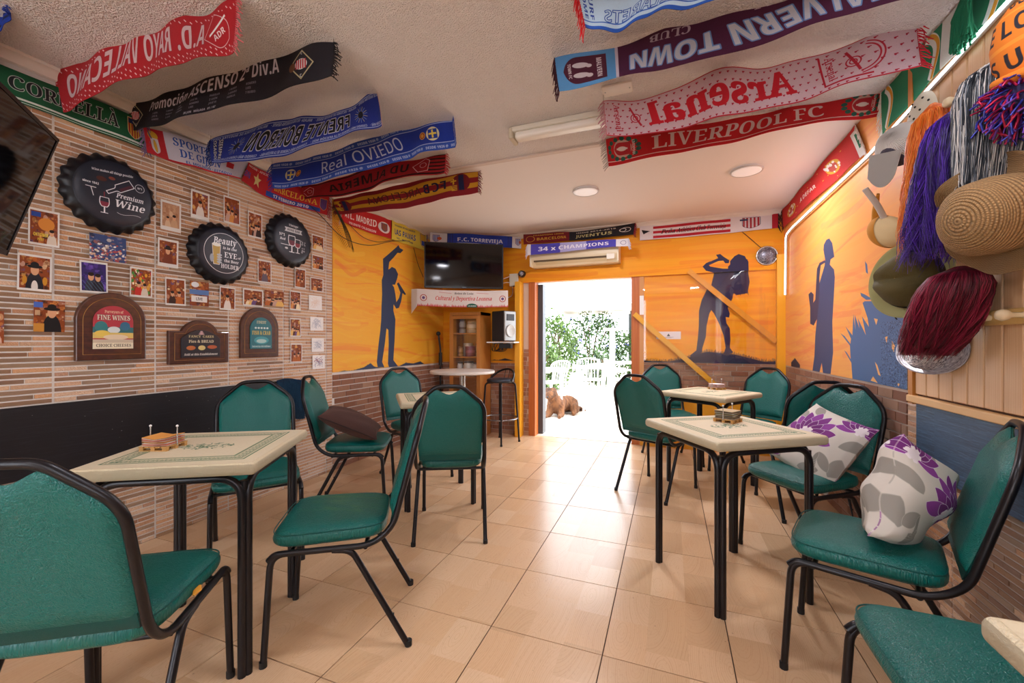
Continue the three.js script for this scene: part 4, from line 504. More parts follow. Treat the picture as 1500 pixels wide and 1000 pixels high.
{ const g = []; for (let i = 0; i < 90; i++) { const z = -2.12 + rr(-0.05, 0.05); g.push(sweep([V(0, 0, z + 2.12), V(-0.03 + rr(-0.01, 0.01), -0.1, z + 2.12 + rr(-0.01, 0.01)), V(-0.025 + rr(-0.02, 0.02), -0.24 + rr(0, 0.05), z + 2.12 + rr(-0.02, 0.02))], 0.004, 4)); } solo('scarf_tassel', 'thick dark green tassel hanging beside the pink scarf end', 'tassel', g, M('#0c6a48', 0.9), [XR - 0.03, 2.565, -2.12]); }
{ const t = thing('football_scarf', 'white scarf with red script lettering draped below the corner television', 'scarf', [-2.33, 1.83, -4.49], 30 * Math.PI / 180, 'scarves pinned around the walls'); const mp = scarfTex(1024, 190, '#d9d0cb', (x, w, h) => { text(x, 'Cultural y Deportiva Leonesa', 520, 92, 60, '#c21f22', { font: 'serif', w: 640, skew: -0.25 }); text(x, 'Reino de León', 520, 34, 30, '#3a2f2c', { font: 'serif', skew: -0.2 }); x.strokeStyle = '#c86a6a'; x.lineWidth = 4; for (const a of [240, 660]) { x.beginPath(); x.moveTo(a, 26); x.lineTo(a + 140, 34); x.stroke(); } x.fillStyle = '#c3282c'; for (let i = 0; i < 60; i++) blob(x, [[i * 18, h], [i * 18 + 9, h - rr(14, 40)], [i * 18 + 18, h]], '#c3282c'); for (const cx of [70, 960]) { ring(x, cx, 96, 34, '#a8282c', 7); disc(x, cx, 96, 16, '#6a4a7a'); } disc(x, 610, 176, 60, '#155a48', 30); text(x, 'LA ALDEA', 610, 172, 20, '#e3e3dc'); });
  part('knit_band', slab((u, v, s) => V((u - 0.5) * 1.08, (v - 1) * 0.2 - 0.01 - 0.012 * Math.sin(u * 3.1), 0.03 + 0.008 * Math.sin(u * 15) - (s ? 0.004 : 0)), 40, 6), M('#ffffff', 0.9, { map: mp }), t); part('end_flap', slab((u, v, s) => V(-0.54 - u * 0.07, (v - 1) * 0.2 - u * 0.09 * (1 - v) - 0.01, 0.03 - u * 0.05 - (s ? 0.004 : 0)), 6, 6), M('#d5ccc6', 0.9), t); }

// ---------- things on the left wall ----------
function capSign(label, cy, cz, r, draw) {
  const t = thing('bottle_cap_sign', label, 'wall sign', [XL + 0.001, cy, cz], 0, 'giant bottle caps on the brick-strip wall'); const n = 21 * 8, P = [], I = [], rings = [[1.0, 0.0], [1.0, 0.012], [0.93, 0.036], [0.84, 0.05]];
  rings.forEach(([k, x], q) => { for (let i = 0; i < n; i++) { const a = i / n * Math.PI * 2, w = 0.035 * Math.cos(a * 21) * (q < 2 ? 1 : q === 2 ? 0.5 : 0), R = r * (k + w); P.push(x + (q < 2 ? 0.004 * Math.cos(a * 21) : 0), Math.cos(a) * R, -Math.sin(a) * R); } });
  for (let q = 0; q < rings.length - 1; q++) for (let i = 0; i < n; i++) { const a = q * n + i, b = q * n + (i + 1) % n; I.push(a, a + n, b, b, a + n, b + n); }
  const c0 = P.length / 3; P.push(0.05, 0, 0); for (let i = 0; i < n; i++) I.push((rings.length - 1) * n + i, c0, (rings.length - 1) * n + (i + 1) % n);
  const g = new THREE.BufferGeometry(); g.setAttribute('position', new THREE.Float32BufferAttribute(P, 3)); g.setIndex(I); g.computeVertexNormals(); const q = toCreasedNormals(g, 0.9); if (q.attributes.normal) { /* faces the room */ }
  part('crimped_rim', q, M('#14151c', 0.4, { metalness: 0.3 }), t);
  const f = lathe([[0.0001, 0.06], [r * 0.6, 0.059], [r * 0.8, 0.056], [r * 0.84, 0.049]], 64); f.rotateZ(-Math.PI / 2); const p = f.attributes.position, u = f.attributes.uv; for (let i = 0; i < p.count; i++) u.setXY(i, 0.5 - p.getZ(i) / (r * 1.7), 0.5 + p.getY(i) / (r * 1.7));
  part('printed_face', f, M('#ffffff', 0.35, { map: tex(canvas(640, 640, (x, w, h) => { x.fillStyle = '#1d2230'; x.fillRect(0, 0, w, h); draw(x, w, h); })), metalness: 0.1 }), t);
}
const W = '#e4e4e8';
const glass = (x, cx, cy, s, fill) => { x.save(); x.translate(cx, cy); x.scale(s, s); x.beginPath(); x.moveTo(-34, -60); x.quadraticCurveTo(-48, 10, -20, 34); x.lineTo(20, 34); x.quadraticCurveTo(48, 10, 34, -60); x.closePath(); if (fill) { x.save(); x.clip(); x.fillStyle = fill; x.fillRect(-60, -16, 120, 60); x.restore(); } x.strokeStyle = W; x.lineWidth = 7; x.stroke(); x.fillStyle = W; x.fillRect(-6, 34, 12, 60); x.fillRect(-30, 92, 60, 7); x.restore(); };
capSign('large dark bottle-cap sign with a wine bottle pouring into a glass', 2.02, -1.389, 0.212, (x) => {
  text(x, 'Wine makes all things possible', 300, 120, 30, W, { font: 'serif', w: 330, turn: -0.1, skew: -0.2 }); x.save(); x.translate(360, 250); x.rotate(-0.62); x.strokeStyle = W; x.lineWidth = 7; x.beginPath(); x.moveTo(-130, -14); x.lineTo(-60, -14); x.quadraticCurveTo(-40, -14, -30, -38); x.lineTo(110, -38); x.lineTo(110, 38); x.lineTo(-30, 38); x.quadraticCurveTo(-40, 14, -60, 14); x.lineTo(-130, 14); x.closePath(); x.stroke(); x.fillStyle = '#4a1a28'; x.fillRect(-20, 4, 122, 28); x.restore();
  x.fillStyle = '#7a2030'; x.fillRect(226, 330, 8, 50); glass(x, 232, 440, 0.95, '#7a2036'); text(x, 'Premium', 440, 330, 62, W, { font: 'serif', w: 230, skew: -0.2 }); text(x, 'Wine', 440, 410, 100, W, { font: 'serif', w: 260, skew: -0.25 }); text(x, '★★★★★', 470, 268, 30, W, { w: 150 }); text(x, 'since 1842', 130, 268, 28, W, { w: 120 }); ring(x, 520, 205, 40, W, 4); text(x, 'Nº1', 520, 205, 26, W); x.strokeStyle = W; x.lineWidth = 6; x.beginPath(); x.moveTo(90, 310); x.lineTo(170, 310); x.moveTo(130, 310); x.lineTo(150, 390); x.stroke(); x.lineWidth = 3; x.beginPath(); x.moveTo(330, 500); x.bezierCurveTo(400, 540, 450, 470, 530, 500); x.stroke(); disc(x, 290, 180, 26, '#7a3c2c', 16); disc(x, 210, 210, 40, '#4d2218', 22);
});
capSign('dark bottle-cap sign with a beer glass and Beauty lettering in a white ring', 1.808, -1.994, 0.207, (x) => { ring(x, 320, 320, 246, W, 6); text(x, 'Beauty', 330, 170, 110, W, { font: 'serif', w: 290, skew: -0.15, turn: -0.03 }); text(x, 'is in the', 390, 250, 46, W, { font: 'serif', w: 180, skew: -0.2 }); text(x, 'EYE', 400, 335, 92, W, { font: 'serif', w: 170 }); text(x, 'of', 512, 350, 36, W, { font: 'serif' }); text(x, 'the Beer', 410, 410, 50, W, { font: 'serif', w: 190 }); text(x, 'HOLDER', 390, 480, 72, W, { font: 'serif', w: 230 }); blob(x, [[170, 230], [270, 230], [256, 470], [186, 470]], '#b5953c', W, 6); disc(x, 220, 228, 54, '#e8e4da', 22); for (let i = 0; i < 4; i++) disc(x, 256, 350 + i * 30, 32, '#aeb4bc', 14); disc(x, 165, 400, 24, '#9aa2ac', 50); });
capSign('dark bottle-cap sign with two red wine glasses below a ribbon', 2.025, -2.56, 0.213, (x) => { text(x, 'Vintage', 320, 110, 42, W, { font: 'serif', skew: -0.2 }); blob(x, [[170, 150], [470, 150], [450, 180], [470, 212], [170, 212], [190, 180]], '#c8c8cc'); text(x, 'WINE BAR', 320, 181, 42, '#1d2230', { w: 220 }); glass(x, 290, 350, 1.5, '#6d1f30'); glass(x, 390, 370, 1.25, '#8a2a3a'); text(x, 'Nº1', 130, 270, 54, W, { font: 'serif' }); text(x, 'Red', 140, 330, 46, W, { font: 'serif', skew: -0.2 }); x.fillStyle = W; x.fillRect(110, 400, 150, 8); for (let i = 0; i < 12; i++) disc(x, 480 + rr(-40, 40), 380 + rr(-90, 90), rr(6, 16), '#8e9098'); disc(x, 200, 450, 26, '#c8c8cc', 14); });
const darkWood = woodTex(256, 512, '#5c2a15', '#260d07', { knots: 1, along: 'x' });
function plaque(label, cy, cz, w, shape, face, draw, mx) {
  const t = thing('pub_sign', label, 'wall sign', [XL + 0.001, cy, cz], Math.PI / 2, 'carved wooden pub signs'); const ext = (s, d, b) => { const g = new THREE.ExtrudeGeometry(s, { depth: d, bevelEnabled: true, bevelSize: b, bevelThickness: b, bevelSegments: 3, curveSegments: 24 }); return g; };
  const m = M('#ffffff', 0.35, { map: metres(darkWood.clone(), 0.16, 0.5), clearcoat: 0.4 }); part('wooden_board', ext(shape(w), 0.016, 0.006), m, t);
  const ln = shape(w * 0.86, true).getPoints(40).map((p) => V(p.x, p.y, 0.0225)); ln.push(ln[0]); part('gold_line', sweep(ln, 0.0012, 4), M('#b08040', 0.4, { metalness: 0.4 }), t);
  const fs = face(w), fg = ext(fs, 0.006, 0.002); fg.computeBoundingBox(); const b = fg.boundingBox, p = fg.attributes.position, u = fg.attributes.uv; for (let i = 0; i < p.count; i++) u.setXY(i, (p.getX(i) - b.min.x) / (b.max.x - b.min.x), (p.getY(i) - b.min.y) / (b.max.y - b.min.y));
  part('painted_panel', at(fg, 0, 0, 0.0215), M('#ffffff', 0.4, { map: tex(canvas(384, 384, draw)) }), t);
}
const archS = (w, h, oy = 0) => { const s = new THREE.Shape(); s.moveTo(-w / 2, -h / 2 + oy); s.lineTo(w / 2, -h / 2 + oy); s.lineTo(w / 2, h / 2 - w / 2 + oy); s.absarc(0, h / 2 - w / 2 + oy, w / 2, 0, Math.PI, false); s.closePath(); return s; };
plaque('arched dark wooden sign with a red panel about wines and cheeses', 1.285, -1.396, 0.302, (w) => archS(w, w * 1.2), (w) => archS(w * 0.58, w * 0.78, -0.006), (x, w, h) => { x.fillStyle = '#b3323f'; x.fillRect(0, 0, w, h); text(x, 'FINE WINES', w / 2, 106, 60, '#f0e4d0', { font: 'serif', w: 320, stroke: '#3a1016', lw: 5 }); text(x, 'Purveyors of', w / 2, 54, 34, '#e8c9a8', { font: 'serif', w: 180 }); x.fillStyle = '#2d6a70'; x.fillRect(0, 190, w, 70); disc(x, 70, 190, 60, '#2f7a80', 50); disc(x, 300, 180, 50, '#2f6b8a', 40); disc(x, 190, 215, 60, '#d8e0e0', 30); x.fillStyle = '#ddc06a'; x.fillRect(0, 240, w, 50); disc(x, 80, 246, 70, '#e6c85a', 26); disc(x, 210, 280, 120, '#e6d0b0', 24); x.fillStyle = '#cbb8a0'; x.fillRect(0, 300, w, 40); x.fillStyle = '#e9dcc0'; x.fillRect(0, 330, w, 54); text(x, 'CHOICE CHEESES', w / 2, 354, 36, '#2a1a14', { font: 'serif', w: 340 }); });
const breadS = (w) => { const s = new THREE.Shape(), h = w * 0.7; s.moveTo(-w / 2, -h / 2); s.lineTo(w / 2, -h / 2); s.lineTo(w / 2, h * 0.28); s.lineTo(w * 0.3, h * 0.28); s.absarc(0, h * 0.1, w * 0.33, 0.5, Math.PI - 0.5, false); s.lineTo(-w * 0.3, h * 0.28); s.lineTo(-w / 2, h * 0.28); s.closePath(); return s; };
plaque('dark reddish wooden sign with a black panel about pies and bread', 1.19, -1.862, 0.365, breadS, (w) => { const s = new THREE.Shape(), W2 = w * 0.66, h = w * 0.4; s.moveTo(-W2 / 2, -h / 2 - 0.02); s.lineTo(W2 / 2, -h / 2 - 0.02); s.lineTo(W2 / 2, h * 0.2); s.quadraticCurveTo(0, h * 0.95, -W2 / 2, h * 0.2); s.closePath(); return s; }, (x, w, h) => { x.fillStyle = '#1d1a24'; x.fillRect(0, 0, w, h); text(x, 'FANCY  CAKES', w / 2, 90, 44, '#d8c690', { font: 'serif', w: 250 }); text(x, 'Pies & BREAD', w / 2, 160, 52, '#e6d8b4', { font: 'serif', w: 250 }); disc(x, 90, 250, 44, '#c06a34', 30); disc(x, 195, 250, 36, '#d8c07a', 34); disc(x, 300, 240, 50, '#b5582e', 26); text(x, 'Sold at this Establishment', w / 2, 340, 40, '#e6dcd0', { font: 'serif', w: 330, skew: -0.15 }); for (let i = 0; i < 3; i++) disc(x, w / 2, 58 - i * 18, 30 - i * 8, '#c9a0a0', 9); });
plaque('arched dark wooden sign with a teal panel and yellow lettering', 1.27, -2.297, 0.3, (w) => archS(w, w * 1.22), (w) => archS(w * 0.58, w * 0.78, -0.006), (x, w, h) => { x.fillStyle = '#1c6a74'; x.fillRect(0, 0, w, h); text(x, 'FINEST', w / 2, 60, 46, '#d8cfa0', { font: 'serif' }); text(x, 'FISH & CRAB', w / 2, 190, 64, '#e0c860', { font: 'serif', w: 330, stroke: '#0f3a44', lw: 6 }); for (let i = 0; i < 5; i++) disc(x, 90 + i * 52, 130, 20, '#cfe0dc', 12); disc(x, w / 2, 280, 130, '#3f98a0', 46); disc(x, w / 2, 290, 90, '#a8c8c4', 24); text(x, 'Fresh every day at this Establishment', w / 2, 354, 30, '#d0e0dc', { font: 'serif', w: 330 }); });
// prints stuck to the wall, drawn on one sheet
const cell = 204, atlas = canvas(2040, 612, (x, W2, H2) => {
  for (let i = 0; i < 30; i++) {
    const ox = (i % 10) * cell, oy = Math.floor(i / 10) * cell; x.save(); x.beginPath(); x.rect(ox, oy, cell, cell); x.clip(); x.translate(ox, oy);
    if (i >= 23 && i <= 26) { x.fillStyle = '#efe9e6'; x.fillRect(0, 0, cell, cell); x.lineWidth = 3; for (let k = 0; k < 26; k++) { x.strokeStyle = i === 26 ? ['#8a6a70', '#5a6a9a', '#9a4a4a'][k % 3] : i === 23 ? 'rgba(225,190,165,0.6)' : 'rgba(140,145,165,0.6)'; x.beginPath(); x.moveTo(rr(20, 180), rr(20, 180)); x.quadraticCurveTo(rr(20, 180), rr(20, 180), rr(20, 180), rr(20, 180)); x.stroke(); } x.restore(); continue; }
    const pal = i === 3 ? ['#3a2a6a', '#5a3f9a', '#7a5ac0', '#2a2a50'] : i === 2 ? ['#3a4a78', '#c8bcb0', '#b06a5a', '#5a6a9a', '#2a2f4a'] : i === 5 ? ['#b98a6a', '#c9a07c', '#a8744f', '#d8b694'] : ['#8a431f', '#b8632c', '#d98f48', '#5a2c1a', '#e8b868', '#3a221c', '#a05a44', '#f0d8b0', '#6a4a7a', '#c9a090'];
    x.fillStyle = pal[0]; x.fillRect(0, 0, cell, cell); for (let k = 0; k < 90; k++) { x.fillStyle = pal[Math.floor(rnd() * pal.length)]; x.globalAlpha = rr(0.3, 0.9); const s = rr(6, 34); rnd() < 0.5 ? disc(x, rnd() * cell, rnd() * cell, s * 0.6, x.fillStyle, s * rr(0.3, 0.8)) : x.fillRect(rnd() * cell, rnd() * cell, s, s * rr(0.2, 1)); } x.globalAlpha = 1;
    const person = (cx, s, coat, hat) => { disc(x, cx, 205, 52 * s, coat, 95 * s); disc(x, cx, 205 - 105 * s, 24 * s, '#d9a27c', 29 * s); if (hat) { disc(x, cx, 205 - 124 * s, 44 * s, hat, 9 * s); disc(x, cx, 205 - 134 * s, 24 * s, hat, 16 * s); } else disc(x, cx, 205 - 124 * s, 25 * s, '#2a1c18', 14 * s); };
    if (i === 1) { person(102, 1.15, '#26242c', '#1c1a1e'); disc(x, 102, 190, 22, '#e0d6d0', 40); disc(x, 36, 150, 16, '#c98a2c', 26); disc(x, 170, 150, 16, '#c98a2c', 26); }
    else if (i === 3) { person(78, 1.0, '#3a3a48'); person(134, 0.95, '#2a2430'); x.strokeStyle = 'rgba(120,200,240,0.6)'; x.lineWidth = 2; for (let k = 0; k < 8; k++) { x.beginPath(); x.moveTo(k * 30 - 20, 130); x.lineTo(k * 30 + 50, 204); x.stroke(); } }
    else if (i === 9) { person(102, 1.1, '#7a3a22', '#2a1c1a'); } else if (i === 27) { person(118, 1.2, '#1f1c1e', '#241c18'); x.fillStyle = '#4a6ac0'; x.fillRect(0, 16, 60, 34); x.fillStyle = '#c98a3a'; x.fillRect(0, 150, 70, 54); }
    else if (i === 6 || i === 12) { person(102, 1.0, '#e3d6cc'); } else if (i === 15) { person(102, 1, '#6a5a66'); } else if (i === 0) { disc(x, 120, 80, 60, '#d98a3a', 40); x.fillStyle = '#2a4a9a'; x.fillRect(10, 10, 70, 30); text(x, 'OKTOBER', 80, 150, 28, '#e8d048', { w: 110 }); text(x, 'FEST', 80, 178, 22, '#e8d048'); person(160, 0.7, '#d8c8b8'); }
    else if (i === 4) { for (let k = 0; k < 60; k++) disc(x, rnd() * cell, rnd() * cell, rr(4, 14), ['#4a8a3a', '#c9342c', '#e0a030', '#f0e0c0'][k % 4]); person(80, 0.8, '#c9342c'); person(140, 0.7, '#d8c8b8'); }
    else if (i === 2) { for (let k = 0; k < 130; k++) disc(x, rnd() * cell, rr(70, 204), rr(4, 9), ['#d8b49a', '#e6e0dc', '#3a4a8a', '#b04a4a'][k % 4]); }
    else if (i === 11) { x.fillStyle = '#5a7ab0'; x.fillRect(0, 70, cell, 40); x.fillStyle = '#e6ded8'; x.fillRect(20, 120, 164, 50); text(x, 'LIVE', 102, 145, 34, '#3a2420'); disc(x, 60, 30, 40, '#e0e4e8', 22); }
    else { const n = 2 + Math.floor(rnd() * 3); for (let k = 0; k < n; k++) person(30 + (k + 0.5) * 150 / n, rr(0.6, 0.85), pal[Math.floor(rnd() * pal.length)]); }
    x.restore();
  }
});
const matPrint = M('#ffffff', 0.45, { map: tex(atlas), specularIntensity: 0.4 }), matPaper = M('#e3ded9', 0.7);
const prints = [
  ['printed festival poster with yellow lettering under the wall television', -1.126, 1.770, 0.112, 0.181, 1], ['print of a hatted man raising two glasses', -1.094, 1.539, 0.120, 0.178, 1], ['wide print of a seated crowd below the wine bottle-cap sign', -1.382, 1.720, 0.163, 0.141, 0], ['purple print of two people side by side', -1.321, 1.550, 0.118, 0.171, 1], ['multicoloured green and red cartoon print above the wines and cheeses sign', -1.537, 1.550, 0.112, 0.174, 1],
  ['pale sepia print right of the wine bottle-cap sign', -1.695, 1.987, 0.115, 0.184, 2], ['print of a figure in white, between the sepia print and the beer mug print', -1.871, 2.109, 0.117, 0.187, 2], ['dark amber print above the beer-glass bottle-cap sign', -2.087, 2.136, 0.120, 0.191, 1], ['reddish print wedged between the beer and wine-glass bottle-cap signs', -2.263, 2.079, 0.116, 0.191, 1], ['print of a man in a wide black hat, left of the beer-glass bottle-cap sign', -1.679, 1.752, 0.114, 0.175, 2],
  ['pale orange group print below the man in the wide black hat', -1.722, 1.516, 0.117, 0.173, 1], ['borderless print with a white caption box', -1.865, 1.518, 0.121, 0.163, 0], ['print of a person in white below the beer-glass bottle-cap sign', -2.055, 1.505, 0.112, 0.164, 1], ['wide white-bordered group print directly above the teal wooden sign', -2.250, 1.529, 0.164, 0.123, 1], ['wide borderless group print, right of the white-bordered one above the teal sign', -2.429, 1.541, 0.171, 0.119, 0],
  ['small print of one figure right of the beer-glass bottle-cap sign', -2.345, 1.741, 0.116, 0.175, 1], ['tall dark print at the head of the column beside the teal wooden sign', -2.627, 1.543, 0.109, 0.160, 1], ['middle print of the column beside the teal wooden sign', -2.627, 1.317, 0.109, 0.154, 1], ['lowest print of the column beside the teal wooden sign', -2.638, 1.103, 0.116, 0.161, 1], ['upright print just below the wine-glasses bottle-cap sign', -2.676, 1.736, 0.112, 0.168, 1],
  ['topmost small print beside the sunset mural edge', -2.867, 2.076, 0.138, 0.134, 1], ['second small print down beside the sunset mural edge', -2.867, 1.902, 0.138, 0.127, 1], ['third small print down beside the sunset mural edge', -2.856, 1.704, 0.145, 0.121, 1], ['blank cream sheet above three white drawings', -2.840, 1.542, 0.145, 0.127, 0], ['upper grey pencil drawing on white paper', -2.856, 1.357, 0.145, 0.121, 0], ['middle grey pencil drawing on white paper', -2.867, 1.169, 0.138, 0.121, 0], ['white paper with a coloured drawing, lowest of the sheets by the mural', -2.875, 1.017, 0.139, 0.122, 0], ['borderless print of a man in black standing at a bar', -1.146, 1.328, 0.114, 0.159, 0], ['orange print cut off beside the man at the bar', -0.951, 1.267, 0.079, 0.151, 0]];

prints.forEach(([label, z, y, w, h, b], i) => {
  const t = thing('wall_print', label, 'picture', [XL + 0.001, y, z], Math.PI / 2, 'prints and photos stuck on the brick-strip wall'); t.rotation.z = 0;
  const bx = b === 2 ? 0.08 : b ? 0.06 : 0, g = new THREE.Group(); const curl = rr(0.001, 0.006);
  part('sheet', slab((u, v, s) => V((u - 0.5) * w, (v - 0.5) * h, 0.0015 + curl * (u - 0.5) ** 2 * 3 - (s ? 0.0012 : 0)), 8, 2), matPaper, t);
  const q = slab((u, v, s) => { const U = bx + u * (1 - 2 * bx), Vv = (b === 2 ? 0.13 : bx) + v * (1 - bx - (b === 2 ? 0.13 : bx)); return V((U - 0.5) * w, (Vv - 0.5) * h, 0.0019 + curl * (U - 0.5) ** 2 * 3 - (s ? 0.0002 : 0)); }, 8, 2), c = q.attributes.uv, ox = (i % 10) / 10, oy = 1 - (Math.floor(i / 10) + 1) / 3; for (let k = 0; k < c.count; k++) c.setXY(k, ox + c.getX(k) * 0.098 + 0.001, oy + 0.003 + c.getY(k) * 0.327);
  part('image', q, matPrint, t); t.rotateZ(rr(-0.015, 0.015));
});

// ---------- televisions ----------
const matScreen = M('#05060a', 0.06, { specularIntensity: 0.9 }), matBezel = M('#0c0d10', 0.25);
function tv(label, w, h, pos, ry, tilt) {
  const t = thing('flat_television', label, 'television', pos, ry); t.rotation.set(0, 0, 0); t.rotateY(ry); t.rotateX(tilt);
  const d = 0.035, b = 0.014; part('housing', at(rbox(w, h, d, 0.008, 3), 0, 0, -d / 2), matBezel, t);
  part('screen', box(w - 2 * b, h - 2.4 * b, 0.002, 0, b * 0.3, 0.0012), matScreen, t);
  const bz = part('bezel', [box(w, b, 0.006, 0, h / 2 - b / 2, 0.002), box(w, b * 1.6, 0.006, 0, -h / 2 + b * 0.8, 0.002), box(b, h, 0.006, -w / 2 + b / 2, 0, 0.002), box(b, h, 0.006, w / 2 - b / 2, 0, 0.002)], matBezel, t); part('maker_badge', box(0.05, 0.006, 0.001, 0, -h / 2 + b * 0.8, 0.0056), M('#6d7278', 0.3, { metalness: 0.7 }), bz);
  part('wall_mount', [box(0.2, 0.2, 0.03, 0, 0, -0.05), box(0.05, 0.05, 0.14, 0, 0, -0.12)], M('#1b1c1f', 0.5, { metalness: 0.5 }), t);
  return t;
}
tv('flat black television mounted across the far corner above a white scarf', 0.95, 0.545, [-2.33, 2.115, -4.52], 30 * Math.PI / 180, 0.03);
{ const T = V(-2.55, 2.1, -1.023), e = V(0.782, 0, 0.623), n = V(0.623, 0, -0.782), tl = 16.5 * Math.PI / 180, dn = V(-n.x * Math.sin(tl), -Math.cos(tl), -n.z * Math.sin(tl)), c = T.clone().addScaledVector(e, 0.485).addScaledVector(dn, 0.278); tv('tilted flat black television high on the brick-strip wall under the green scarf', 0.97, 0.556, [c.x, c.y, c.z], Math.atan2(n.x, n.z), tl); }
// ---------- far corner ----------
const honey = woodTex(128, 512, '#c98a42', '#a8662a', { knots: 0 }), matHoney = M('#ffffff', 0.4, { map: metres(honey, 0.2, 1) });
{ const w = 0.43, h = 1.57, d = 0.3, t = thing('display_cabinet', 'narrow honey-coloured glass-fronted cabinet of mugs and jars', 'cabinet', [-2.42, 0, -4.87]);
  part('body', [box(w, h, 0.015, 0, h / 2, -d / 2), box(0.035, h, d, -w / 2 + 0.0175, h / 2, 0), box(0.035, h, d, w / 2 - 0.0175, h / 2, 0), box(w, 0.04, d + 0.01, 0, h - 0.02, 0.005), box(w - 0.07, 0.06, d, 0, 0.03, 0)], matHoney, t);
  for (const y of [0.42, 0.75, 1.0, 1.3]) part('shelf', box(w - 0.075, 0.014, d - 0.03, 0, y, 0.01), matHoney, t);
  const dr = part('door', [box(0.05, h - 0.08, 0.018, -w / 2 + 0.025, h / 2 - 0.005, d / 2 + 0.01), box(0.05, h - 0.08, 0.018, w / 2 - 0.025, h / 2 - 0.005, d / 2 + 0.01), box(w - 0.1, 0.04, 0.0178, 0, h - 0.065, d / 2 + 0.01), box(w - 0.1, 0.05, 0.0178, 0, 0.06, d / 2 + 0.01)], matHoney, t); part('pane', box(w - 0.1, h - 0.17, 0.003, 0, h / 2, d / 2 + 0.008), M('#ffffff', 0.02, { transmission: 1, thickness: 0 }), dr);
  const mug = (label, x, y, z, r, hh, c, band) => { const m = thing('mug', label, 'mug', [-2.42 + x, y, -4.87 + z], rr(0, 1), 'mugs and jars in the cabinet'); const b = part('cup', lathe([[0.001, 0], [r * 0.9, 0], [r, 0.01], [r, hh], [r - 0.005, hh], [r - 0.006, 0.012], [0.001, 0.012]], 24), M(c, 0.3), m); if (band) part('printed_band', at(cyl(r + 0.0008, r + 0.0008, hh * 0.25, 24), 0, hh * 0.5, 0), M(band, 0.4), b); part('handle', sweep(curve([V(r - 0.003, hh * 0.8, 0), V(r + 0.03, hh * 0.75, 0), V(r + 0.03, hh * 0.3, 0), V(r - 0.003, hh * 0.2, 0)], 12), 0.005, 6), M(c, 0.3), m); };
  const jar = (label, x, y, z, r, hh, c, lid) => { const m = thing('jar', label, 'jar', [-2.42 + x, y, -4.87 + z], 0, 'mugs and jars in the cabinet'); const b = part('vessel', lathe([[0.001, 0], [r, 0.004], [r, hh * 0.8], [r * 0.8, hh * 0.9], [r * 0.8, hh], [0.001, hh]], 24), M(c, 0.3), m); part('lid', at(cyl(r * 0.85, r * 0.85, 0.018, 24), 0, hh + 0.008, 0), M(lid, 0.4), m); part('band', at(cyl(r + 0.001, r + 0.001, hh * 0.18, 24), 0, hh * 0.4, 0), M(lid, 0.4), b); };
  mug('purple mug on the middle cabinet shelf', 0.03, 1.0085, 0.06, 0.07, 0.13, '#5a1a44', '#7c3a62'); mug('pale beige mug behind the purple mug', -0.05, 1.0085, -0.03, 0.06, 0.17, '#c8b9a0'); jar('small tan jar left of the purple mug', -0.12, 1.0085, 0.05, 0.035, 0.11, '#b5895a', '#8a6238'); jar('slim grey bottle right of the purple mug', 0.115, 1.0085, 0.03, 0.03, 0.15, '#8a8a88', '#5a5a58');
  jar('white jar with dark bands in the middle of the lower cabinet shelf', 0.0, 0.758, 0.05, 0.075, 0.17, '#cfc8be', '#4a443e'); jar('white jar with dark bands at the hinge end of the lower cabinet shelf', 0.115, 0.758, 0.05, 0.055, 0.16, '#d4cdc4', '#57504a'); jar('narrow white jar with dark bands beside the cabinet edge', -0.125, 0.758, 0.05, 0.04, 0.16, '#d9d2ca', '#57504a');
  jar('round cream pot on the upper cabinet shelf', 0.05, 1.3085, 0.04, 0.075, 0.13, '#c9b79a', '#a8926c'); jar('tall clear-grey flask on the upper cabinet shelf', -0.1, 1.3085, 0.03, 0.045, 0.16, '#a9a49e', '#6a5a4a'); jar('small brown pot on the upper cabinet shelf', 0.115, 1.3085, 0.02, 0.03, 0.09, '#8a6a48', '#5a4028');
}
{ const t = thing('bar_table', 'tall round table with a pale marbled top on one pedestal', 'table', [-2.2, 0, -4.22]); part('tabletop', at(lathe([[0.001, 0], [0.36, 0], [0.365, 0.008], [0.365, 0.024], [0.36, 0.032], [0.001, 0.032]], 48), 0, 0.842, 0), M('#d9d0c6', 0.35, { bumpMap: bumpRough, bumpScale: 0.001 }), t); part('column', at(cyl(0.035, 0.035, 0.83, 20), 0, 0.42, 0), M('#bdb6ae', 0.25, { metalness: 0.8 }), t); part('base', lathe([[0.001, 0], [0.22, 0], [0.22, 0.012], [0.06, 0.03], [0.04, 0.05], [0.001, 0.05]], 32), M('#2a2a2c', 0.4, { metalness: 0.5 }), t); }
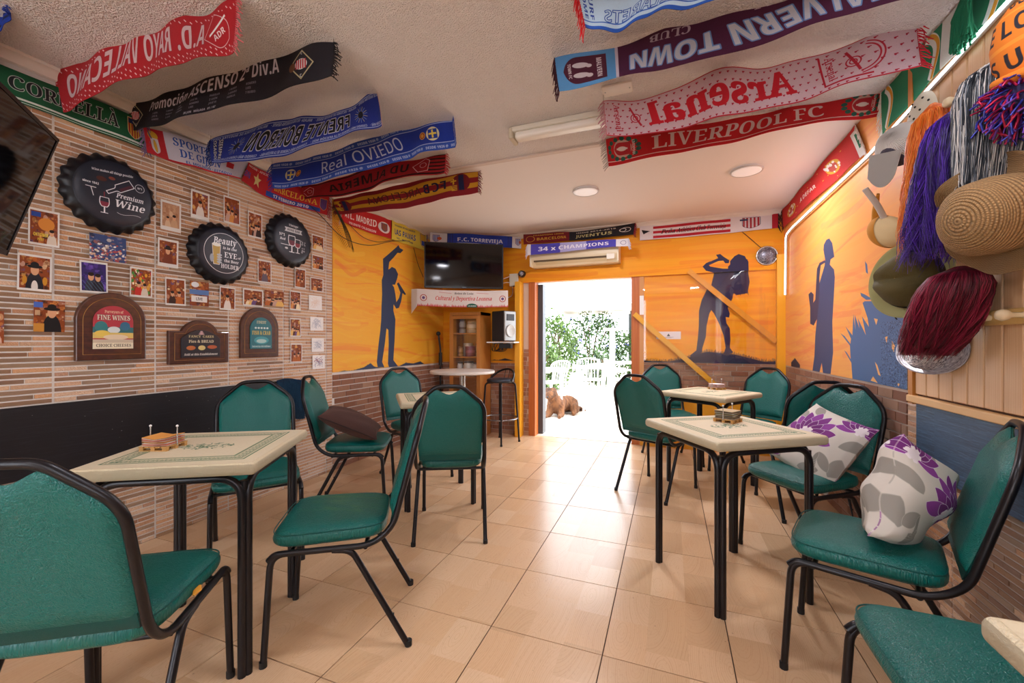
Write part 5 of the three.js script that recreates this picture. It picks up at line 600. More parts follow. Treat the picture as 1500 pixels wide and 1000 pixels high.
{ const t = thing('bar_stool', 'black metal bar stool with a hooped low back', 'stool', [-1.9, 0, -4.62], -0.35); part('seat', at(lathe([[0.001, 0], [0.15, 0], [0.165, 0.012], [0.165, 0.032], [0.15, 0.044], [0.001, 0.05]], 36), 0, 0.715, 0), M('#1f2733', 0.35), t); const fm = M('#15151a', 0.3, { metalness: 0.4 });
  for (const [a, b] of [[1, 1], [1, -1], [-1, -1], [-1, 1]]) { const l = part('leg', sweep(fillet([V(a * 0.06, 0.708, b * 0.06), V(a * 0.125, 0.708, b * 0.125), V(a * 0.16, 0.0, b * 0.16)], 0.05, 6), 0.011, 8), fm, t); part('foot_cap', at(cyl(0.014, 0.014, 0.02, 10), a * 0.16, 0.01, b * 0.16), matCap, l); }
  part('foot_ring', at(new THREE.TorusGeometry(0.205, 0.008, 8, 48), 0, 0.29, 0, Math.PI / 2), M('#8a8a8e', 0.25, { metalness: 0.8 }), t);
  const hp = []; for (let i = 0; i <= 30; i++) { const a = i / 30 * Math.PI; hp.push(V(Math.cos(a) * 0.175, 0.735 + Math.sin(a) * 0.13, -Math.sin(a) * 0.14)); } part('back_hoop', sweep(hp, 0.012, 8), fm, t); part('back_spindle', [sweep([V(-0.03, 0.75, -0.1), V(-0.035, 0.86, -0.138)], 0.004, 6), sweep([V(0.03, 0.75, -0.1), V(0.035, 0.86, -0.138)], 0.004, 6)], fm, t); }
{ const t = thing('loudspeaker', 'black and silver loudspeaker standing on a small white shelf', 'loudspeaker', [-1.94, 1.205, -4.82], 1.15); part('cabinet', at(rbox(0.2, 0.37, 0.22, 0.012, 3), 0, 0.185, 0), M('#17171d', 0.6, { bumpMap: bumpRough, bumpScale: 0.002 }), t); const f = part('front_baffle', at(rbox(0.196, 0.362, 0.02, 0.01, 3), 0, 0.185, 0.112), M('#9a9a98', 0.35, { metalness: 0.4 }), t); part('woofer', at(lathe([[0.001, 0.004], [0.03, 0.002], [0.068, 0.014], [0.075, 0.016], [0.078, 0.01], [0.078, 0]], 32), 0, 0.125, 0.12, Math.PI / 2), M('#b9b8b4', 0.4), f); part('horn', at(rbox(0.13, 0.08, 0.012, 0.008), 0, 0.29, 0.122), M('#1b1b20', 0.5), f); }
{ const t = thing('speaker_shelf', 'small white shelf holding the loudspeaker', 'shelf', [-1.95, 1.19, -4.9]); part('board', box(0.36, 0.016, 0.34, 0, 0, 0), M('#e2ded8', 0.4), t); part('bracket', [box(0.02, 0.1, 0.02, -0.1, -0.058, -0.15), box(0.02, 0.012, 0.28, -0.1, -0.014, -0.02), box(0.02, 0.1, 0.02, 0.1, -0.058, -0.15), box(0.02, 0.012, 0.28, 0.1, -0.014, -0.02)], M('#6a6a6c', 0.3, { metalness: 0.7 }), t); part('power_box', at(rbox(0.16, 0.06, 0.07, 0.006), 0.03, -0.045, 0.05), M('#15151a', 0.5), t); }
{ const t = thing('microphone_stand', 'black microphone stand leaning in the corner', 'stand', [-2.72, 0, -4.62]); part('pole', sweep([V(0, 0.02, 0), V(0, 1.1, 0), V(-0.015, 1.28, 0.02)], 0.012, 8), matTube, t); part('clutch', at(cyl(0.022, 0.022, 0.16, 12), 0, 0.98, 0), matCap, t); part('microphone', at(new THREE.SphereGeometry(0.028, 14, 10), -0.017, 1.3, 0.022), matCap, t); for (let k = 0; k < 3; k++) part('leg', sweep([V(0, 0.14, 0), V(Math.cos(k * 2.09) * 0.19, 0.008, Math.sin(k * 2.09) * 0.19)], 0.008, 6), matTube, t); }
{ const t = thing('air_conditioner', 'long beige wall air conditioner above the doorway', 'air conditioner', [-1.08, 2.115, ZB + 0.004]); const m = M('#d9c8a6', 0.4), s = new THREE.Shape(); s.moveTo(0, 0); s.lineTo(0.12, 0); s.quadraticCurveTo(0.2, 0.03, 0.21, 0.1); s.lineTo(0.21, 0.22); s.quadraticCurveTo(0.21, 0.245, 0.18, 0.245); s.lineTo(0, 0.245); s.closePath(); const g = new THREE.ExtrudeGeometry(s, { depth: 1.04, bevelEnabled: false, curveSegments: 8 }); g.rotateY(-Math.PI / 2); g.translate(0.52, 0, 0); part('casing', g, m, t); part('louvre', at(rbox(0.86, 0.045, 0.012, 0.004), -0.03, 0.035, 0.178, 0.9), M('#c9b48c', 0.4), t); part('outlet_slot', at(box(0.9, 0.02, 0.006), -0.03, 0.062, 0.2, 0.4), M('#5a4a36', 0.6), t); part('side_cover', at(rbox(0.09, 0.06, 0.02, 0.004), 0.44, 0.06, 0.2), M('#e0d6c4', 0.4), t); for (const k of [-1, 1]) part('end_cap', at(rbox(0.02, 0.245, 0.21, 0.006), k * 0.522, 0.1225, 0.105), M('#e0d2b2', 0.4), t); }
{ const t = thing('junction_box', 'small cream electrical box with white wires beside the corner television', 'electrical box', [-1.88, 1.99, ZB + 0.004]); part('box', at(rbox(0.12, 0.16, 0.05, 0.006), 0, 0, 0.025), M('#d8d0bc', 0.5), t); part('wire', [sweep(curve([V(-0.05, 0.05, 0.04), V(-0.12, 0.02, 0.07), V(-0.2, -0.01, 0.08)]), 0.004, 6), sweep(curve([V(-0.05, -0.03, 0.04), V(-0.1, -0.03, 0.06), V(-0.22, -0.06, 0.06)]), 0.004, 6), sweep(curve([V(-0.02, -0.08, 0.04), V(-0.02, -0.2, 0.06), V(-0.12, -0.24, 0.07)]), 0.004, 6)], M('#e2ded8', 0.5), t); }
{ const t = thing('security_camera', 'small round black and silver camera above the doorway post', 'camera', [-1.765, 2.06, ZB + 0.035]); part('body', at(cyl(0.04, 0.045, 0.05, 20), 0, 0, 0.025, Math.PI / 2), M('#1b1b1f', 0.4), t); part('lens', at(new THREE.SphereGeometry(0.032, 18, 12), 0, 0, 0.05), M('#8c8fa0', 0.1, { metalness: 0.6 }), t); }
{ const t = thing('wall_loudspeaker', 'round silver mesh speaker on the orange wall above the dancer', 'loudspeaker', [0.945, 2.098, ZB + 0.003]); part('rim', at(new THREE.TorusGeometry(0.094, 0.009, 10, 40), 0, 0, 0.03), M('#b9b6b0', 0.25, { metalness: 0.8 }), t); const gt = tex(canvas(256, 256, (x, w, h) => { x.fillStyle = '#6a6672'; x.fillRect(0, 0, w, h); for (let i = 0; i < 1600; i++) { x.fillStyle = ['#d8d6dc', '#2a2830', '#9a97a2', '#4a4652'][i % 4]; x.fillRect(rnd() * w, rnd() * h, 5, 4); } })); const g = new THREE.SphereGeometry(0.16, 28, 10, 0, Math.PI * 2, 0, 0.63); g.rotateX(Math.PI / 2); g.translate(0, 0, -0.1); part('grille', g, M('#ffffff', 0.35, { map: gt, metalness: 0.5 }), t); part('back_box', at(cyl(0.09, 0.09, 0.03, 28), 0, 0, 0.015, Math.PI / 2), M('#8a8680', 0.4), t); }
// notices behind the glass
{ const t = thing('sticker_strip', 'column of small black and white stickers on the door edge', 'stickers', [-0.31, 1.62, ZB + 0.02]); const m = M('#ffffff', 0.4, { map: tex(canvas(64, 256, (x, w, h) => { x.fillStyle = '#e8e6e4'; x.fillRect(0, 0, w, h); for (let i = 0; i < 5; i++) { x.fillStyle = i === 2 ? '#c8c6c8' : '#23262c'; x.fillRect(8, 10 + i * 48, 48, 38); x.fillStyle = '#8fb0b0'; x.fillRect(14, 20 + i * 48, 30, 6); x.fillStyle = '#d8d8d8'; x.fillRect(14, 32 + i * 48, 22, 4); } })) }); part('sticker_sheet', box(0.045, 0.22, 0.002), m, t); }
solo('paper_notice', 'small white notice with a dark emblem on the orange wall', 'notice', panelUV(box(0.26, 0.085, 0.002), (x, y) => [x / 0.26 + 0.5, y / 0.085 + 0.5]), M('#ffffff', 0.6, { map: tex(canvas(256, 96, (x, w, h) => { x.fillStyle = '#ddd6d8'; x.fillRect(0, 0, w, h); blob(x, [[110, 60], [128, 24], [146, 60]], '#2c3a3a'); x.fillStyle = '#8a8488'; x.fillRect(70, 70, 110, 5); x.fillRect(90, 80, 70, 4); })) }), [-0.02, 1.27, ZB + 0.004]);
// ---------- ceiling lamps ----------
for (const [x, z, l] of [[-0.72, -1.2, 'round white flush ceiling lamp above the table by the black board'], [0.57, -1.2, 'round white flush ceiling lamp above the hats'], [-0.72, 1.4, 'round white flush ceiling lamp by the street window'], [0.57, 1.4, 'round white flush ceiling lamp by the rear wall'], [-0.72, -3.79, 'round white flush ceiling lamp nearer the air conditioner'], [0.57, -3.79, 'round white flush ceiling lamp nearer the red wall scarf']]) { const t = thing('ceiling_lamp', l, 'lamp', [x, H - 0.006, z]); part('ring', at(new THREE.TorusGeometry(0.112, 0.008, 10, 48), 0, -0.012, 0, Math.PI / 2), M('#c9c6c8', 0.3), t); part('diffuser', lathe([[0.001, -0.024], [0.09, -0.023], [0.108, -0.016], [0.112, 0]], 40), M('#efe9e4', 0.4, { emissive: col('#f8f8ff'), emissiveIntensity: 0.12 }), t); const lt = new THREE.RectAreaLight(0xf6f6ff, z > -2 ? 46 : 92, 0.19, 0.19); lt.position.set(x, H - 0.035, z); lt.lookAt(x, 0, z); scene.add(lt); }
{ const t = thing('strip_lamp', 'long white fluorescent ceiling fitting with a plain diffuser', 'lamp', [-0.36, H, -2.56]); part('housing', at(rbox(1.2, 0.035, 0.11, 0.008), 0, -0.0175, 0), M('#d9d2c4', 0.45), t); part('diffuser', at(rbox(1.16, 0.05, 0.075, 0.022, 4), 0, -0.055, 0.012), M('#ebe5dc', 0.3), t);  for (const k of [-1, 1]) part('end_cap', at(rbox(0.03, 0.075, 0.115, 0.01), k * 0.6, -0.04, 0), M('#c9bda6', 0.5), t); }
{ const t = thing('ceiling_vent_plate', 'small flat white plate on the ceiling beside the pink scarf', 'plate', [-0.27, H, -2.33]); part('plate', at(rbox(0.16, 0.012, 0.1, 0.004), 0, -0.006, 0), M('#dcd3cb', 0.5), t); part('screw', [at(cyl(0.004, 0.004, 0.003, 8), -0.065, -0.0125, 0), at(cyl(0.004, 0.004, 0.003, 8), 0.065, -0.0125, 0)], M('#8a8680', 0.3, { metalness: 0.8 }), t); }
// glowing light tube along the right wall
{ const t = thing('light_tube', 'glowing white light tube edging the saxophone mural and pine boards', 'light tube', [XR - 0.03, 0, 0]); const pts = fillet([V(0, 1.67, -4.9), V(0, 2.26, -4.88), V(0, 2.28, -4.66), V(0, 2.285, -3.0), V(0, 2.315, -2.6), V(0, 2.36, -1.95), V(0, 2.39, -1.2)], 0.07, 6);
  part('tube', sweep(pts, 0.0065, 8), M('#ffffff', 0.3, { emissive: col('#f2f6ff'), emissiveIntensity: 4 }), t); part('channel', sweep(pts.map((p) => p.clone().add(V(0.008, -0.004, 0))), 0.008, 6), M('#c9c9cc', 0.4), t);
  for (const [y, z, w] of [[2.285, -3.8, 1.6], [2.33, -2.3, 1.3], [2.38, -1.4, 0.5]]) { const l = new THREE.RectAreaLight(0xf2f6ff, 6, w, 0.018); l.position.set(XR - 0.042, y, z); l.lookAt(XR - 1, y, z); scene.add(l); } }
// cables and dried palm leaf
const matCable = M('#18161a', 0.5);
solo('cable', 'black cable swooping across the raised-arm singer mural', 'cable', sweep(curve([[-2.92,2.428,-2.65], [-2.91,2.318,-2.875], [-2.9,2.191,-3.112], [-2.9,2.185,-3.472], [-2.91,2.324,-3.901], [-2.91,2.398,-4.229]].map((p) => V(...p)), 40), 0.0035, 6), matCable);
solo('cable', 'thin black cable hanging below the yellow scarf to the corner television', 'cable', sweep(curve([[-2.91,2.334,-4.314], [-2.89,2.152,-4.372], [-2.84,1.989,-4.415]].map((p) => V(...p)), 20), 0.0035, 6), matCable);
solo('cable', 'thin black cable looping under the red and white scarf on the singer mural', 'cable', sweep(curve([[-2.91,2.332,-3.231], [-2.905,2.258,-3.397], [-2.905,2.255,-3.627], [-2.91,2.348,-3.939]].map((p) => V(...p)), 24), 0.003, 6), matCable);
solo('cable', 'thin black cable from the striped scarf to the round mesh speaker', 'cable', sweep([V(0.72, 2.375, ZB + 0.01), V(0.83, 2.26, ZB + 0.01), V(0.9, 2.18, ZB + 0.02)], 0.003, 6), matCable);
{ const t = thing('cable_bundle', 'tangle of black cables hanging under the loudspeaker shelf', 'cables', [-2.12, 1.3, ZB + 0.02]); for (let k = 0; k < 5; k++) part('cable', sweep(curve([V(0.08 + k * 0.01, 0.15 - k * 0.05, 0.02), V(-0.03 + 0.02 * k, 0.02 - 0.05 * k, 0.05), V(rr(-0.05, 0.08), -0.22, 0.05), V(0.12, -0.14 - 0.02 * k, 0.04), V(0.2, -0.1, 0.04)], 24), 0.004, 6), matCable, t); }
{ const t = thing('palm_leaf', 'dark dried palm leaf hanging at the corner of the singer mural', 'leaf', [-2.9,2.452,-3.018]); const a = V(0, 0, 0), b = V(...[-2.89,2.101,-3.208]).sub(V(...[-2.9,2.452,-3.018])); part('rib', sweep([a, a.clone().lerp(b, 0.5).add(V(0.01, 0.02, 0)), b], (s) => 0.005 * (1 - s * 0.7), 6), M('#2a2416', 0.7), t); for (let i = 1; i < 24; i++) for (const k of [-1, 1]) { const s = i / 24, p = a.clone().lerp(b, s).add(V(0.01 * Math.sin(s * 3), 0.02 * Math.sin(s * 3), 0)), L = 0.13 * Math.sin(s * 2.6 + 0.3); part('leaflet', sweep([p, p.clone().add(V(0.01, -L * 0.45 * (k > 0 ? 1.2 : 0.3), -k * L * 0.6)), p.clone().add(V(0.005, -L * (k > 0 ? 1.3 : 0.7), -k * L * 0.95))], (q) => 0.004 * (1 - q * 0.9), 4, 0.3), M('#332b14', 0.7), t); } }

// ---------- hats, wigs and pegs on the pine boards ----------
const matPeg = M('#d9c4a0', 0.45), pegWood = M('#d8ae6a', 0.5);
const rack = (label, y, z0, z1, zs) => { const t = thing('peg_rack', label, 'peg rack', [XR - 0.012, y, 0]); part('rail', at(rbox(0.018, 0.055, z1 - z0, 0.006), -0.009, 0, (z0 + z1) / 2), pegWood, t); for (const z of zs) { const g = lathe([[0.001, 0.095], [0.014, 0.092], [0.02, 0.08], [0.016, 0.066], [0.009, 0.058], [0.008, 0.035], [0.013, 0.02], [0.011, 0]], 18); g.rotateZ(Math.PI / 2); part('peg', at(g, -0.016, 0, z), matPeg, t); } return t; };
rack('pale wooden peg rack with bare round pegs beside the burgundy wig', 1.285, -2.2, -1.72, [-2.15, -2.02, -1.82]);
rack('pale wooden peg rack high under the light tube, hung with wigs', 2.12, -2.62, -1.6, [-2.55, -2.33, -2.1, -1.9, -1.7]);
rack('pale wooden peg rack halfway up the pine boards behind the straw hat', 1.74, -2.45, -1.72, [-2.38, -2.12, -1.88]);
// a wig: an envelope that widens below the crown, filled and covered with fine wavy strands
function wig(label, pos, cols, o) {
  const t = thing('wig', label, 'wig', pos, 0, 'wigs on the pine boards'), { n, len, rx, rz, wave, r, flow, core, bob = 0, rag = 0.12 } = o;
  const env = (s) => (0.12 + 0.88 * Math.sqrt(1 - (1 - Math.min(1, s * (o.open || 4))) ** 2)) * (1 - bob * s ** 5) * (1 - (o.taper || 0) * s), P = (a, s, k) => { const e = env(s) * k, lock = 1 + 0.07 * Math.sin(a * 7 + s * 4) * s; return V(flow.x * s + Math.cos(a) * rx * e * lock, -len * (s - 0.06 * Math.sin(s * Math.PI)), flow.z * s * s + Math.sin(a) * rz * e * lock); };
  const rows = 14, q = slab((u, v, sd) => P(u * Math.PI * 2, 0.92 * (1 - v), sd ? 0.05 : 0.9), 32, rows); part('cap', q, M(core, 0.6), t);
  cols.forEach(([c, f]) => { const g = []; for (let i = 0; i < n * f; i++) { const a = rnd() * Math.PI * 2, k = rr(0.86, 1.04), e = 1 - rag * rnd() + (rnd() < 0.08 ? 0.05 : 0), ph = Math.floor(a * 6) + rr(-0.4, 0.4), pts = []; for (let j = 0; j <= 8; j++) { const s = j / 8 * e, p = P(a + 0.12 * Math.sin(ph + s * 5) * s * (wave * 40), s, k); p.x += wave * s * Math.sin(ph * 2.1 + s * 9); p.z += wave * s * Math.cos(ph * 1.7 + s * 8) + rr(-1, 1) * 0.002; p.x += rr(-1, 1) * 0.0015; pts.push(p); } g.push(sweep(pts, (s) => r * (1.1 - 0.8 * s), 3)); }
    const m = part('hair', g, M(c, 0.42, { sheen: 0.4, sheenRoughness: 0.4, sheenColor: col(c) }), t); m.userData.kind = 'stuff'; m.userData.label = 'loose strands of hair'; });
  return t; }
wig('long straight grey, white and black wig', [0.978,2.102,-1.821], [['#20242c', 0.36], ['#4f5660', 0.22], ['#dad3cd', 0.24], ['#8d9098', 0.18]], { n: 1400, len: 0.56, rx: 0.085, rz: 0.11, wave: 0.006, r: 0.0017, flow: V(-0.02, 0, -0.02), core: '#22262e', rag: 0.4, taper: 0.35 });
wig('long wavy violet wig with ragged ends', [0.958,2.031,-1.967], [['#2a0e58', 0.45], ['#42188a', 0.37], ['#5c2cb4', 0.18]], { n: 1500, len: 0.54, rx: 0.075, rz: 0.09, wave: 0.03, r: 0.0018, flow: V(-0.03, 0, -0.075), core: '#220c50', rag: 0.25 });
wig('fluffy bright orange wig behind the violet one', [1.008,2.174,-2.219], [['#e2691a', 0.5], ['#f08a34', 0.5]], { n: 1200, len: 0.6, rx: 0.06, rz: 0.1, wave: 0.028, r: 0.0016, flow: V(0.0, 0, -0.06), core: '#d05c12', rag: 0.2 });
wig('glossy burgundy bob wig beside the bare pegs', [0.988,1.472,-2.006], [['#6d1028', 0.45], ['#9a2342', 0.3], ['#430818', 0.25]], { n: 1700, len: 0.33, rx: 0.095, rz: 0.115, wave: 0.012, r: 0.0018, flow: V(-0.03, 0, -0.16), core: '#4a0a1c', bob: 0.35, rag: 0.05, open: 2.6 });
// hats: crown axis turned towards the room
function aim(t, y, z) { const Y = V(...y).normalize(), Z = V(...z); Z.addScaledVector(Y, -Z.dot(Y)).normalize(); t.quaternion.setFromRotationMatrix(new THREE.Matrix4().makeBasis(Y.clone().cross(Z), Y, Z)); }
function hat(label, pos, rot, prof, brim, mC, mB, o = {}) { const t = thing('hat', label, 'hat', pos); t.rotation.set(...rot);
  const g = lathe(prof, 48), p = g.attributes.position; if (o.shape) { for (let i = 0; i < p.count; i++) { const v = V(p.getX(i), p.getY(i), p.getZ(i)); o.shape(v); p.setXYZ(i, v.x, v.y, v.z); } g.computeVertexNormals(); } part('crown', g, mC, t);
  const b = slab((u, v, s) => { const a = u * Math.PI * 2, r = lerp(brim[0], brim[1], v); const wv = o.wave ? o.wave(a, v) : 0; return V(Math.cos(a) * r * (o.ex || 1), (s ? -0.003 : 0.002) + wv + brim[2] * v * v, Math.sin(a) * r); }, 72, 8); part('brim', b, mB, t); return t; }
const olive = M('#554a22', 0.75, { bumpMap: bumpRough, bumpScale: 0.001 }), oliveB = M('#a3a06c', 0.8);
{ const t = hat('olive felt hat with a dark band and pinched crown', [1.018,1.475,-2.387], [0, 0, 0], [[0.125, 0], [0.12, 0.05], [0.108, 0.1], [0.09, 0.128], [0.05, 0.138], [0.001, 0.135]], [0.115, 0.195, 0.016], olive, oliveB, { ex: 0.88, shape: (v) => { const k = Math.max(0, v.y - 0.05) / 0.09; v.x *= 1 - 0.25 * k; if (v.y > 0.08) v.z *= 1; v.y -= 0.035 * Math.exp(-((v.x / 0.03) ** 2)) * k; if (v.z > 0) v.x *= 1 - 0.45 * k * (v.z / 0.12); }, wave: (a, v) => 0.012 * v * Math.cos(2 * a) });
  aim(t, [-0.86, 0.06, 0.5], [-0.5, 0, -0.86]);
  part('hat_band', at(lathe([[0.1275, 0.006], [0.1265, 0.03], [0.124, 0.034], [0.123, 0.006]], 48), 0, 0, 0), M('#2b1812', 0.6), t); part('chin_cord', [sweep(curve([V(0.12, 0.004, 0.05), V(0.16, 0.012, 0.06), V(0.175, 0.014, 0.05)]), 0.003, 5), sweep(curve([V(-0.12, 0.004, 0.05), V(-0.16, 0.012, 0.06), V(-0.18, 0.014, 0.05)]), 0.003, 5)], M('#1d1512', 0.7), t); }
const straw = metres(data(256, 256, (x, y) => { const r = y / 256 * 24, a = x / 256 * 64, f = r - Math.floor(r), q = a + (Math.floor(r) % 2) * 0.5, k = q - Math.floor(q); return 40 + 215 * Math.sin(f * Math.PI) * (0.45 + 0.55 * Math.sin(k * Math.PI)); }), 1, 1), strawC = data(256, 256, (x, y) => { const r = y / 256 * 24, f = r - Math.floor(r), a = x / 256 * 64 + (Math.floor(r) % 2) * 0.5, k = a - Math.floor(a), s = 0.72 + 0.28 * Math.sin(f * Math.PI) * (0.5 + 0.5 * Math.sin(k * Math.PI)); return [182 * s, 142 * s, 94 * s]; }, true);
const matStraw = M('#ffffff', 0.85, { map: strawC, bumpMap: straw, bumpScale: 0.006 });
aim(hat('floppy crocheted straw hat with a rolled wavy brim', [0.978,1.601,-1.774], [0, 0, 0], [[0.115, 0], [0.118, 0.04], [0.112, 0.09], [0.092, 0.135], [0.055, 0.155], [0.001, 0.16]], [0.112, 0.185, 0.012], matStraw, matStraw, { shape: (v) => { v.x += 0.012 * Math.sin(v.y * 50 + 1); v.z *= 1.02; }, wave: (a, v) => v * (0.02 * Math.sin(3 * a + 2.2) + 0.02 * Math.sin(5 * a)) }), [-0.9, -0.18, 0.38], [0.3, -0.9, 0]);
const sequin = M('#ffffff', 0.25, { metalness: 0.5, map: tex(canvas(256, 256, (x, w, h) => { x.fillStyle = '#b9b6be'; x.fillRect(0, 0, w, h); for (let i = 0; i < 2600; i++) disc(x, rnd() * w, rnd() * h, 2.4, ['#e8e6ec', '#8a8892', '#cfccd4', '#6d6b76'][i % 4]); })) });
hat('silver sequinned hat brim under the burgundy wig', [1.068,1.173,-2.342], [0, 0.2, 1.45], [[0.1, 0], [0.098, 0.05], [0.08, 0.075], [0.001, 0.08]], [0.095, 0.19, 0.015], sequin, sequin, { ex: 0.62, wave: (a, v) => 0.01 * v * Math.sin(2 * a) });
{ const t = thing('baseball_cap', 'white ribbed cap with its peak hanging downwards', 'cap', [1.008,2.123,-2.457]); t.rotation.set(0.25, 0.5, 0.2); const rib = M('#e6e2dd', 0.8, { bumpMap: metres(data(64, 64, (x) => 128 + 120 * Math.sin(x / 64 * Math.PI * 16)), 0.1), bumpScale: 0.003 }); const g = new THREE.SphereGeometry(0.1, 32, 20, 0, Math.PI * 2, 0, Math.PI * 0.52); g.scale(0.9, 0.8, 1.1); g.rotateZ(0.9); part('crown', g, rib, t); part('peak', slab((u, v, s) => { const a = (u - 0.5) * 2; return V(-0.09 - 0.03 * v - (s ? 0.004 : 0), -0.02 - v * (0.15 - 0.05 * a * a), a * 0.075 * (1 - 0.15 * v)); }, 16, 12), rib, t); part('lining', at(new THREE.SphereGeometry(0.07, 24, 12), -0.02, -0.03, 0), M('#4a4654', 0.8), t); part('button', at(new THREE.SphereGeometry(0.008, 10, 8), -0.062, 0.05, 0), rib, t); }
{ const t = thing('hockey_mask', 'cream plastic mask with rows of small holes', 'mask', [1.058,2.2,-2.403]); t.rotation.set(0, -Math.PI / 2 + 0.2, 0); const g = new THREE.SphereGeometry(0.11, 28, 20, 0, Math.PI * 2, 0, 1.15); g.rotateX(Math.PI / 2); g.scale(0.85, 1.15, 0.5); g.translate(0, 0, -0.02); const s = part('shell', g, M('#d6d0be', 0.5), t); const h = []; for (let i = -2; i <= 2; i++) for (let j = -3; j <= 3; j++) if ((i + j) % 2 === 0) { const x = i * 0.028, y = j * 0.026, z = 0.055 * Math.sqrt(Math.max(0.05, 1 - (x / 0.0935) ** 2 - (y / 0.127) ** 2)) - 0.02; h.push(at(new THREE.SphereGeometry(0.005, 8, 6), x, y, z)); } part('holes', h, M('#2a2622', 0.9), s); }
{ const t = thing('plush_cap', 'cream and mustard soft cap with a pointed ear above the olive hat', 'cap', [1.048,1.767,-2.704]); t.rotation.set(0.2, 0.3, 0.5); const g = new THREE.SphereGeometry(0.1, 28, 18); g.scale(0.6, 0.85, 1); part('crown', g, M('#e6cfa0', 0.9, { sheen: 0.5 }), t); const b = new THREE.SphereGeometry(0.1, 24, 16, Math.PI, Math.PI); b.scale(0.62, 0.9, 1.04); part('back', b, M('#c9892a', 0.9), t); part('ear', sweep(curve([V(0.01, 0.06, -0.05), V(0.02, 0.13, -0.03), V(0.03, 0.2, 0.01)], 10), (s) => 0.022 * (1 - s * 0.7), 10), M('#c9892a', 0.9), t); part('tassel', sweep(curve([V(0, 0.08, 0.02), V(-0.01, 0.16, 0.03), V(-0.02, 0.26, 0.02)], 10), 0.014, 8), M('#cfc6bf', 0.9), t); }
{ const t = thing('fan_turban', 'orange and black lettered cloth hat', 'hat', [1.008,2.09,-1.703]); t.rotation.set(0, 0.1, 0.25); t.scale.setScalar(0.74); const m = M('#ffffff', 0.85, { map: tex(canvas(512, 256, (x, w, h) => { x.fillStyle = '#d9761a'; x.fillRect(0, 0, w, h); for (let i = 0; i < 3; i++) { for (const q of [0, 1]) text(x, i % 2 ? 'ULE LOS' : 'LOS ULE', 128 + q * 256, 44 + i * 84, 60, '#1c1a26', { w: 236 }); }; x.fillStyle = '#e08a2a'; for (let i = 0; i < 3; i++) x.fillRect(0, i * 84 - 3, w, 10); })) }); const g = lathe([[0.12, -0.13], [0.128, -0.05], [0.118, 0.03], [0.09, 0.11], [0.045, 0.16], [0.001, 0.17]], 40); part('crown', g, m, t); part('brim', at(new THREE.TorusGeometry(0.128, 0.022, 12, 40), 0, -0.12, 0, Math.PI / 2 + 0.18), M('#dd7c1c', 0.85), t); }
{ const t = thing('tinsel_wig', 'short blue, red and violet tinsel wig below the orange hat', 'wig', [0.988,1.929,-1.704]); const g = [[], [], []]; for (let i = 0; i < 360; i++) { const a = rnd() * 7, e = rr(-1.3, 0.9), d = V(Math.cos(a) * Math.cos(e), Math.sin(e), Math.sin(a) * Math.cos(e)), p = d.clone().multiplyScalar(0.05); g[i % 3].push(sweep(curve([p, d.clone().multiplyScalar(0.08).add(V(rr(-0.02, 0.02), -0.01, rr(-0.02, 0.02))), d.clone().multiplyScalar(0.1).add(V(rr(-0.02, 0.02), -0.035, rr(-0.02, 0.02)))], 5), 0.003, 4)); } ['#33389a', '#b51f4a', '#6a3aa0'].forEach((c, i) => { const q = part('tinsel', g[i], M(c, 0.3, { metalness: 0.4 }), t); q.userData.kind = 'stuff'; }); part('cap', new THREE.SphereGeometry(0.06, 16, 12), M('#2a2050', 0.8), t); }
// ---------- cushions ----------
function cushionGeo(w, h, d, puff, crumple) { return slab((u, v, s) => { const a = u * 2 - 1, b = v * 2 - 1, e = (1 - a * a) * (1 - b * b), th = d * Math.pow(Math.max(0, e), 0.42) + 0.004, pin = 1 - 0.07 * (1 - Math.abs(a) ** 3) * Math.abs(b) ** 3, pin2 = 1 - 0.07 * (1 - Math.abs(b) ** 3) * Math.abs(a) ** 3; const c = crumple ? crumple(a, b) : 0; return V(a * w / 2 * pin2, b * h / 2 * pin, (s ? -th : th) / 2 + c + (s ? 0 : 0.006 * Math.sin(a * 7 + b * 4) * e)); }, 30, 30); }
function petal(x, cx, cy, a, L, W2, fill, line) { x.save(); x.translate(cx, cy); x.rotate(a); x.beginPath(); x.moveTo(0, 0); x.bezierCurveTo(L * 0.3, -W2, L * 0.8, -W2 * 0.8, L, 0); x.bezierCurveTo(L * 0.8, W2 * 0.8, L * 0.3, W2, 0, 0); x.fillStyle = fill; x.fill(); x.strokeStyle = line; x.lineWidth = 3; x.stroke(); x.restore(); }
const floral = tex(canvas(640, 640, (x, w, h) => { x.fillStyle = '#d3ccc2'; x.fillRect(0, 0, w, h); for (let i = 0; i < 11; i++) petal(x, rnd() * w, rnd() * h, rnd() * 7, 170, 60, '#97928a', '#b3aea4'); const fl = (cx, cy, s) => { for (let k = 0; k < 9; k++) petal(x, cx, cy, -Math.PI * 0.1 + k * 0.43, 120 * s, 34 * s, k % 2 ? '#7a2a80' : '#8a3a94', '#dccfe0'); for (let k = 0; k < 7; k++) petal(x, cx, cy, 0.2 + k * 0.45, 74 * s, 22 * s, '#6d2372', '#dccfe0'); disc(x, cx, cy, 24 * s, '#e0d6dc'); for (let k = 0; k < 12; k++) disc(x, cx + Math.cos(k) * 26 * s, cy + Math.sin(k) * 26 * s, 6 * s, '#e8dfe4'); }; fl(380, 330, 2.0); fl(60, 560, 1.5); fl(600, 40, 1.3); for (let k = 0; k < 6; k++) petal(x, 120 + k * 12, 90 + k * 14, 0.5 + k * 0.2, 90, 24, '#8d8880', '#b8b2a8'); }));
const matFloral = M('#ffffff', 0.85, { map: floral, bumpMap: bumpCloth, bumpScale: 0.0006 });
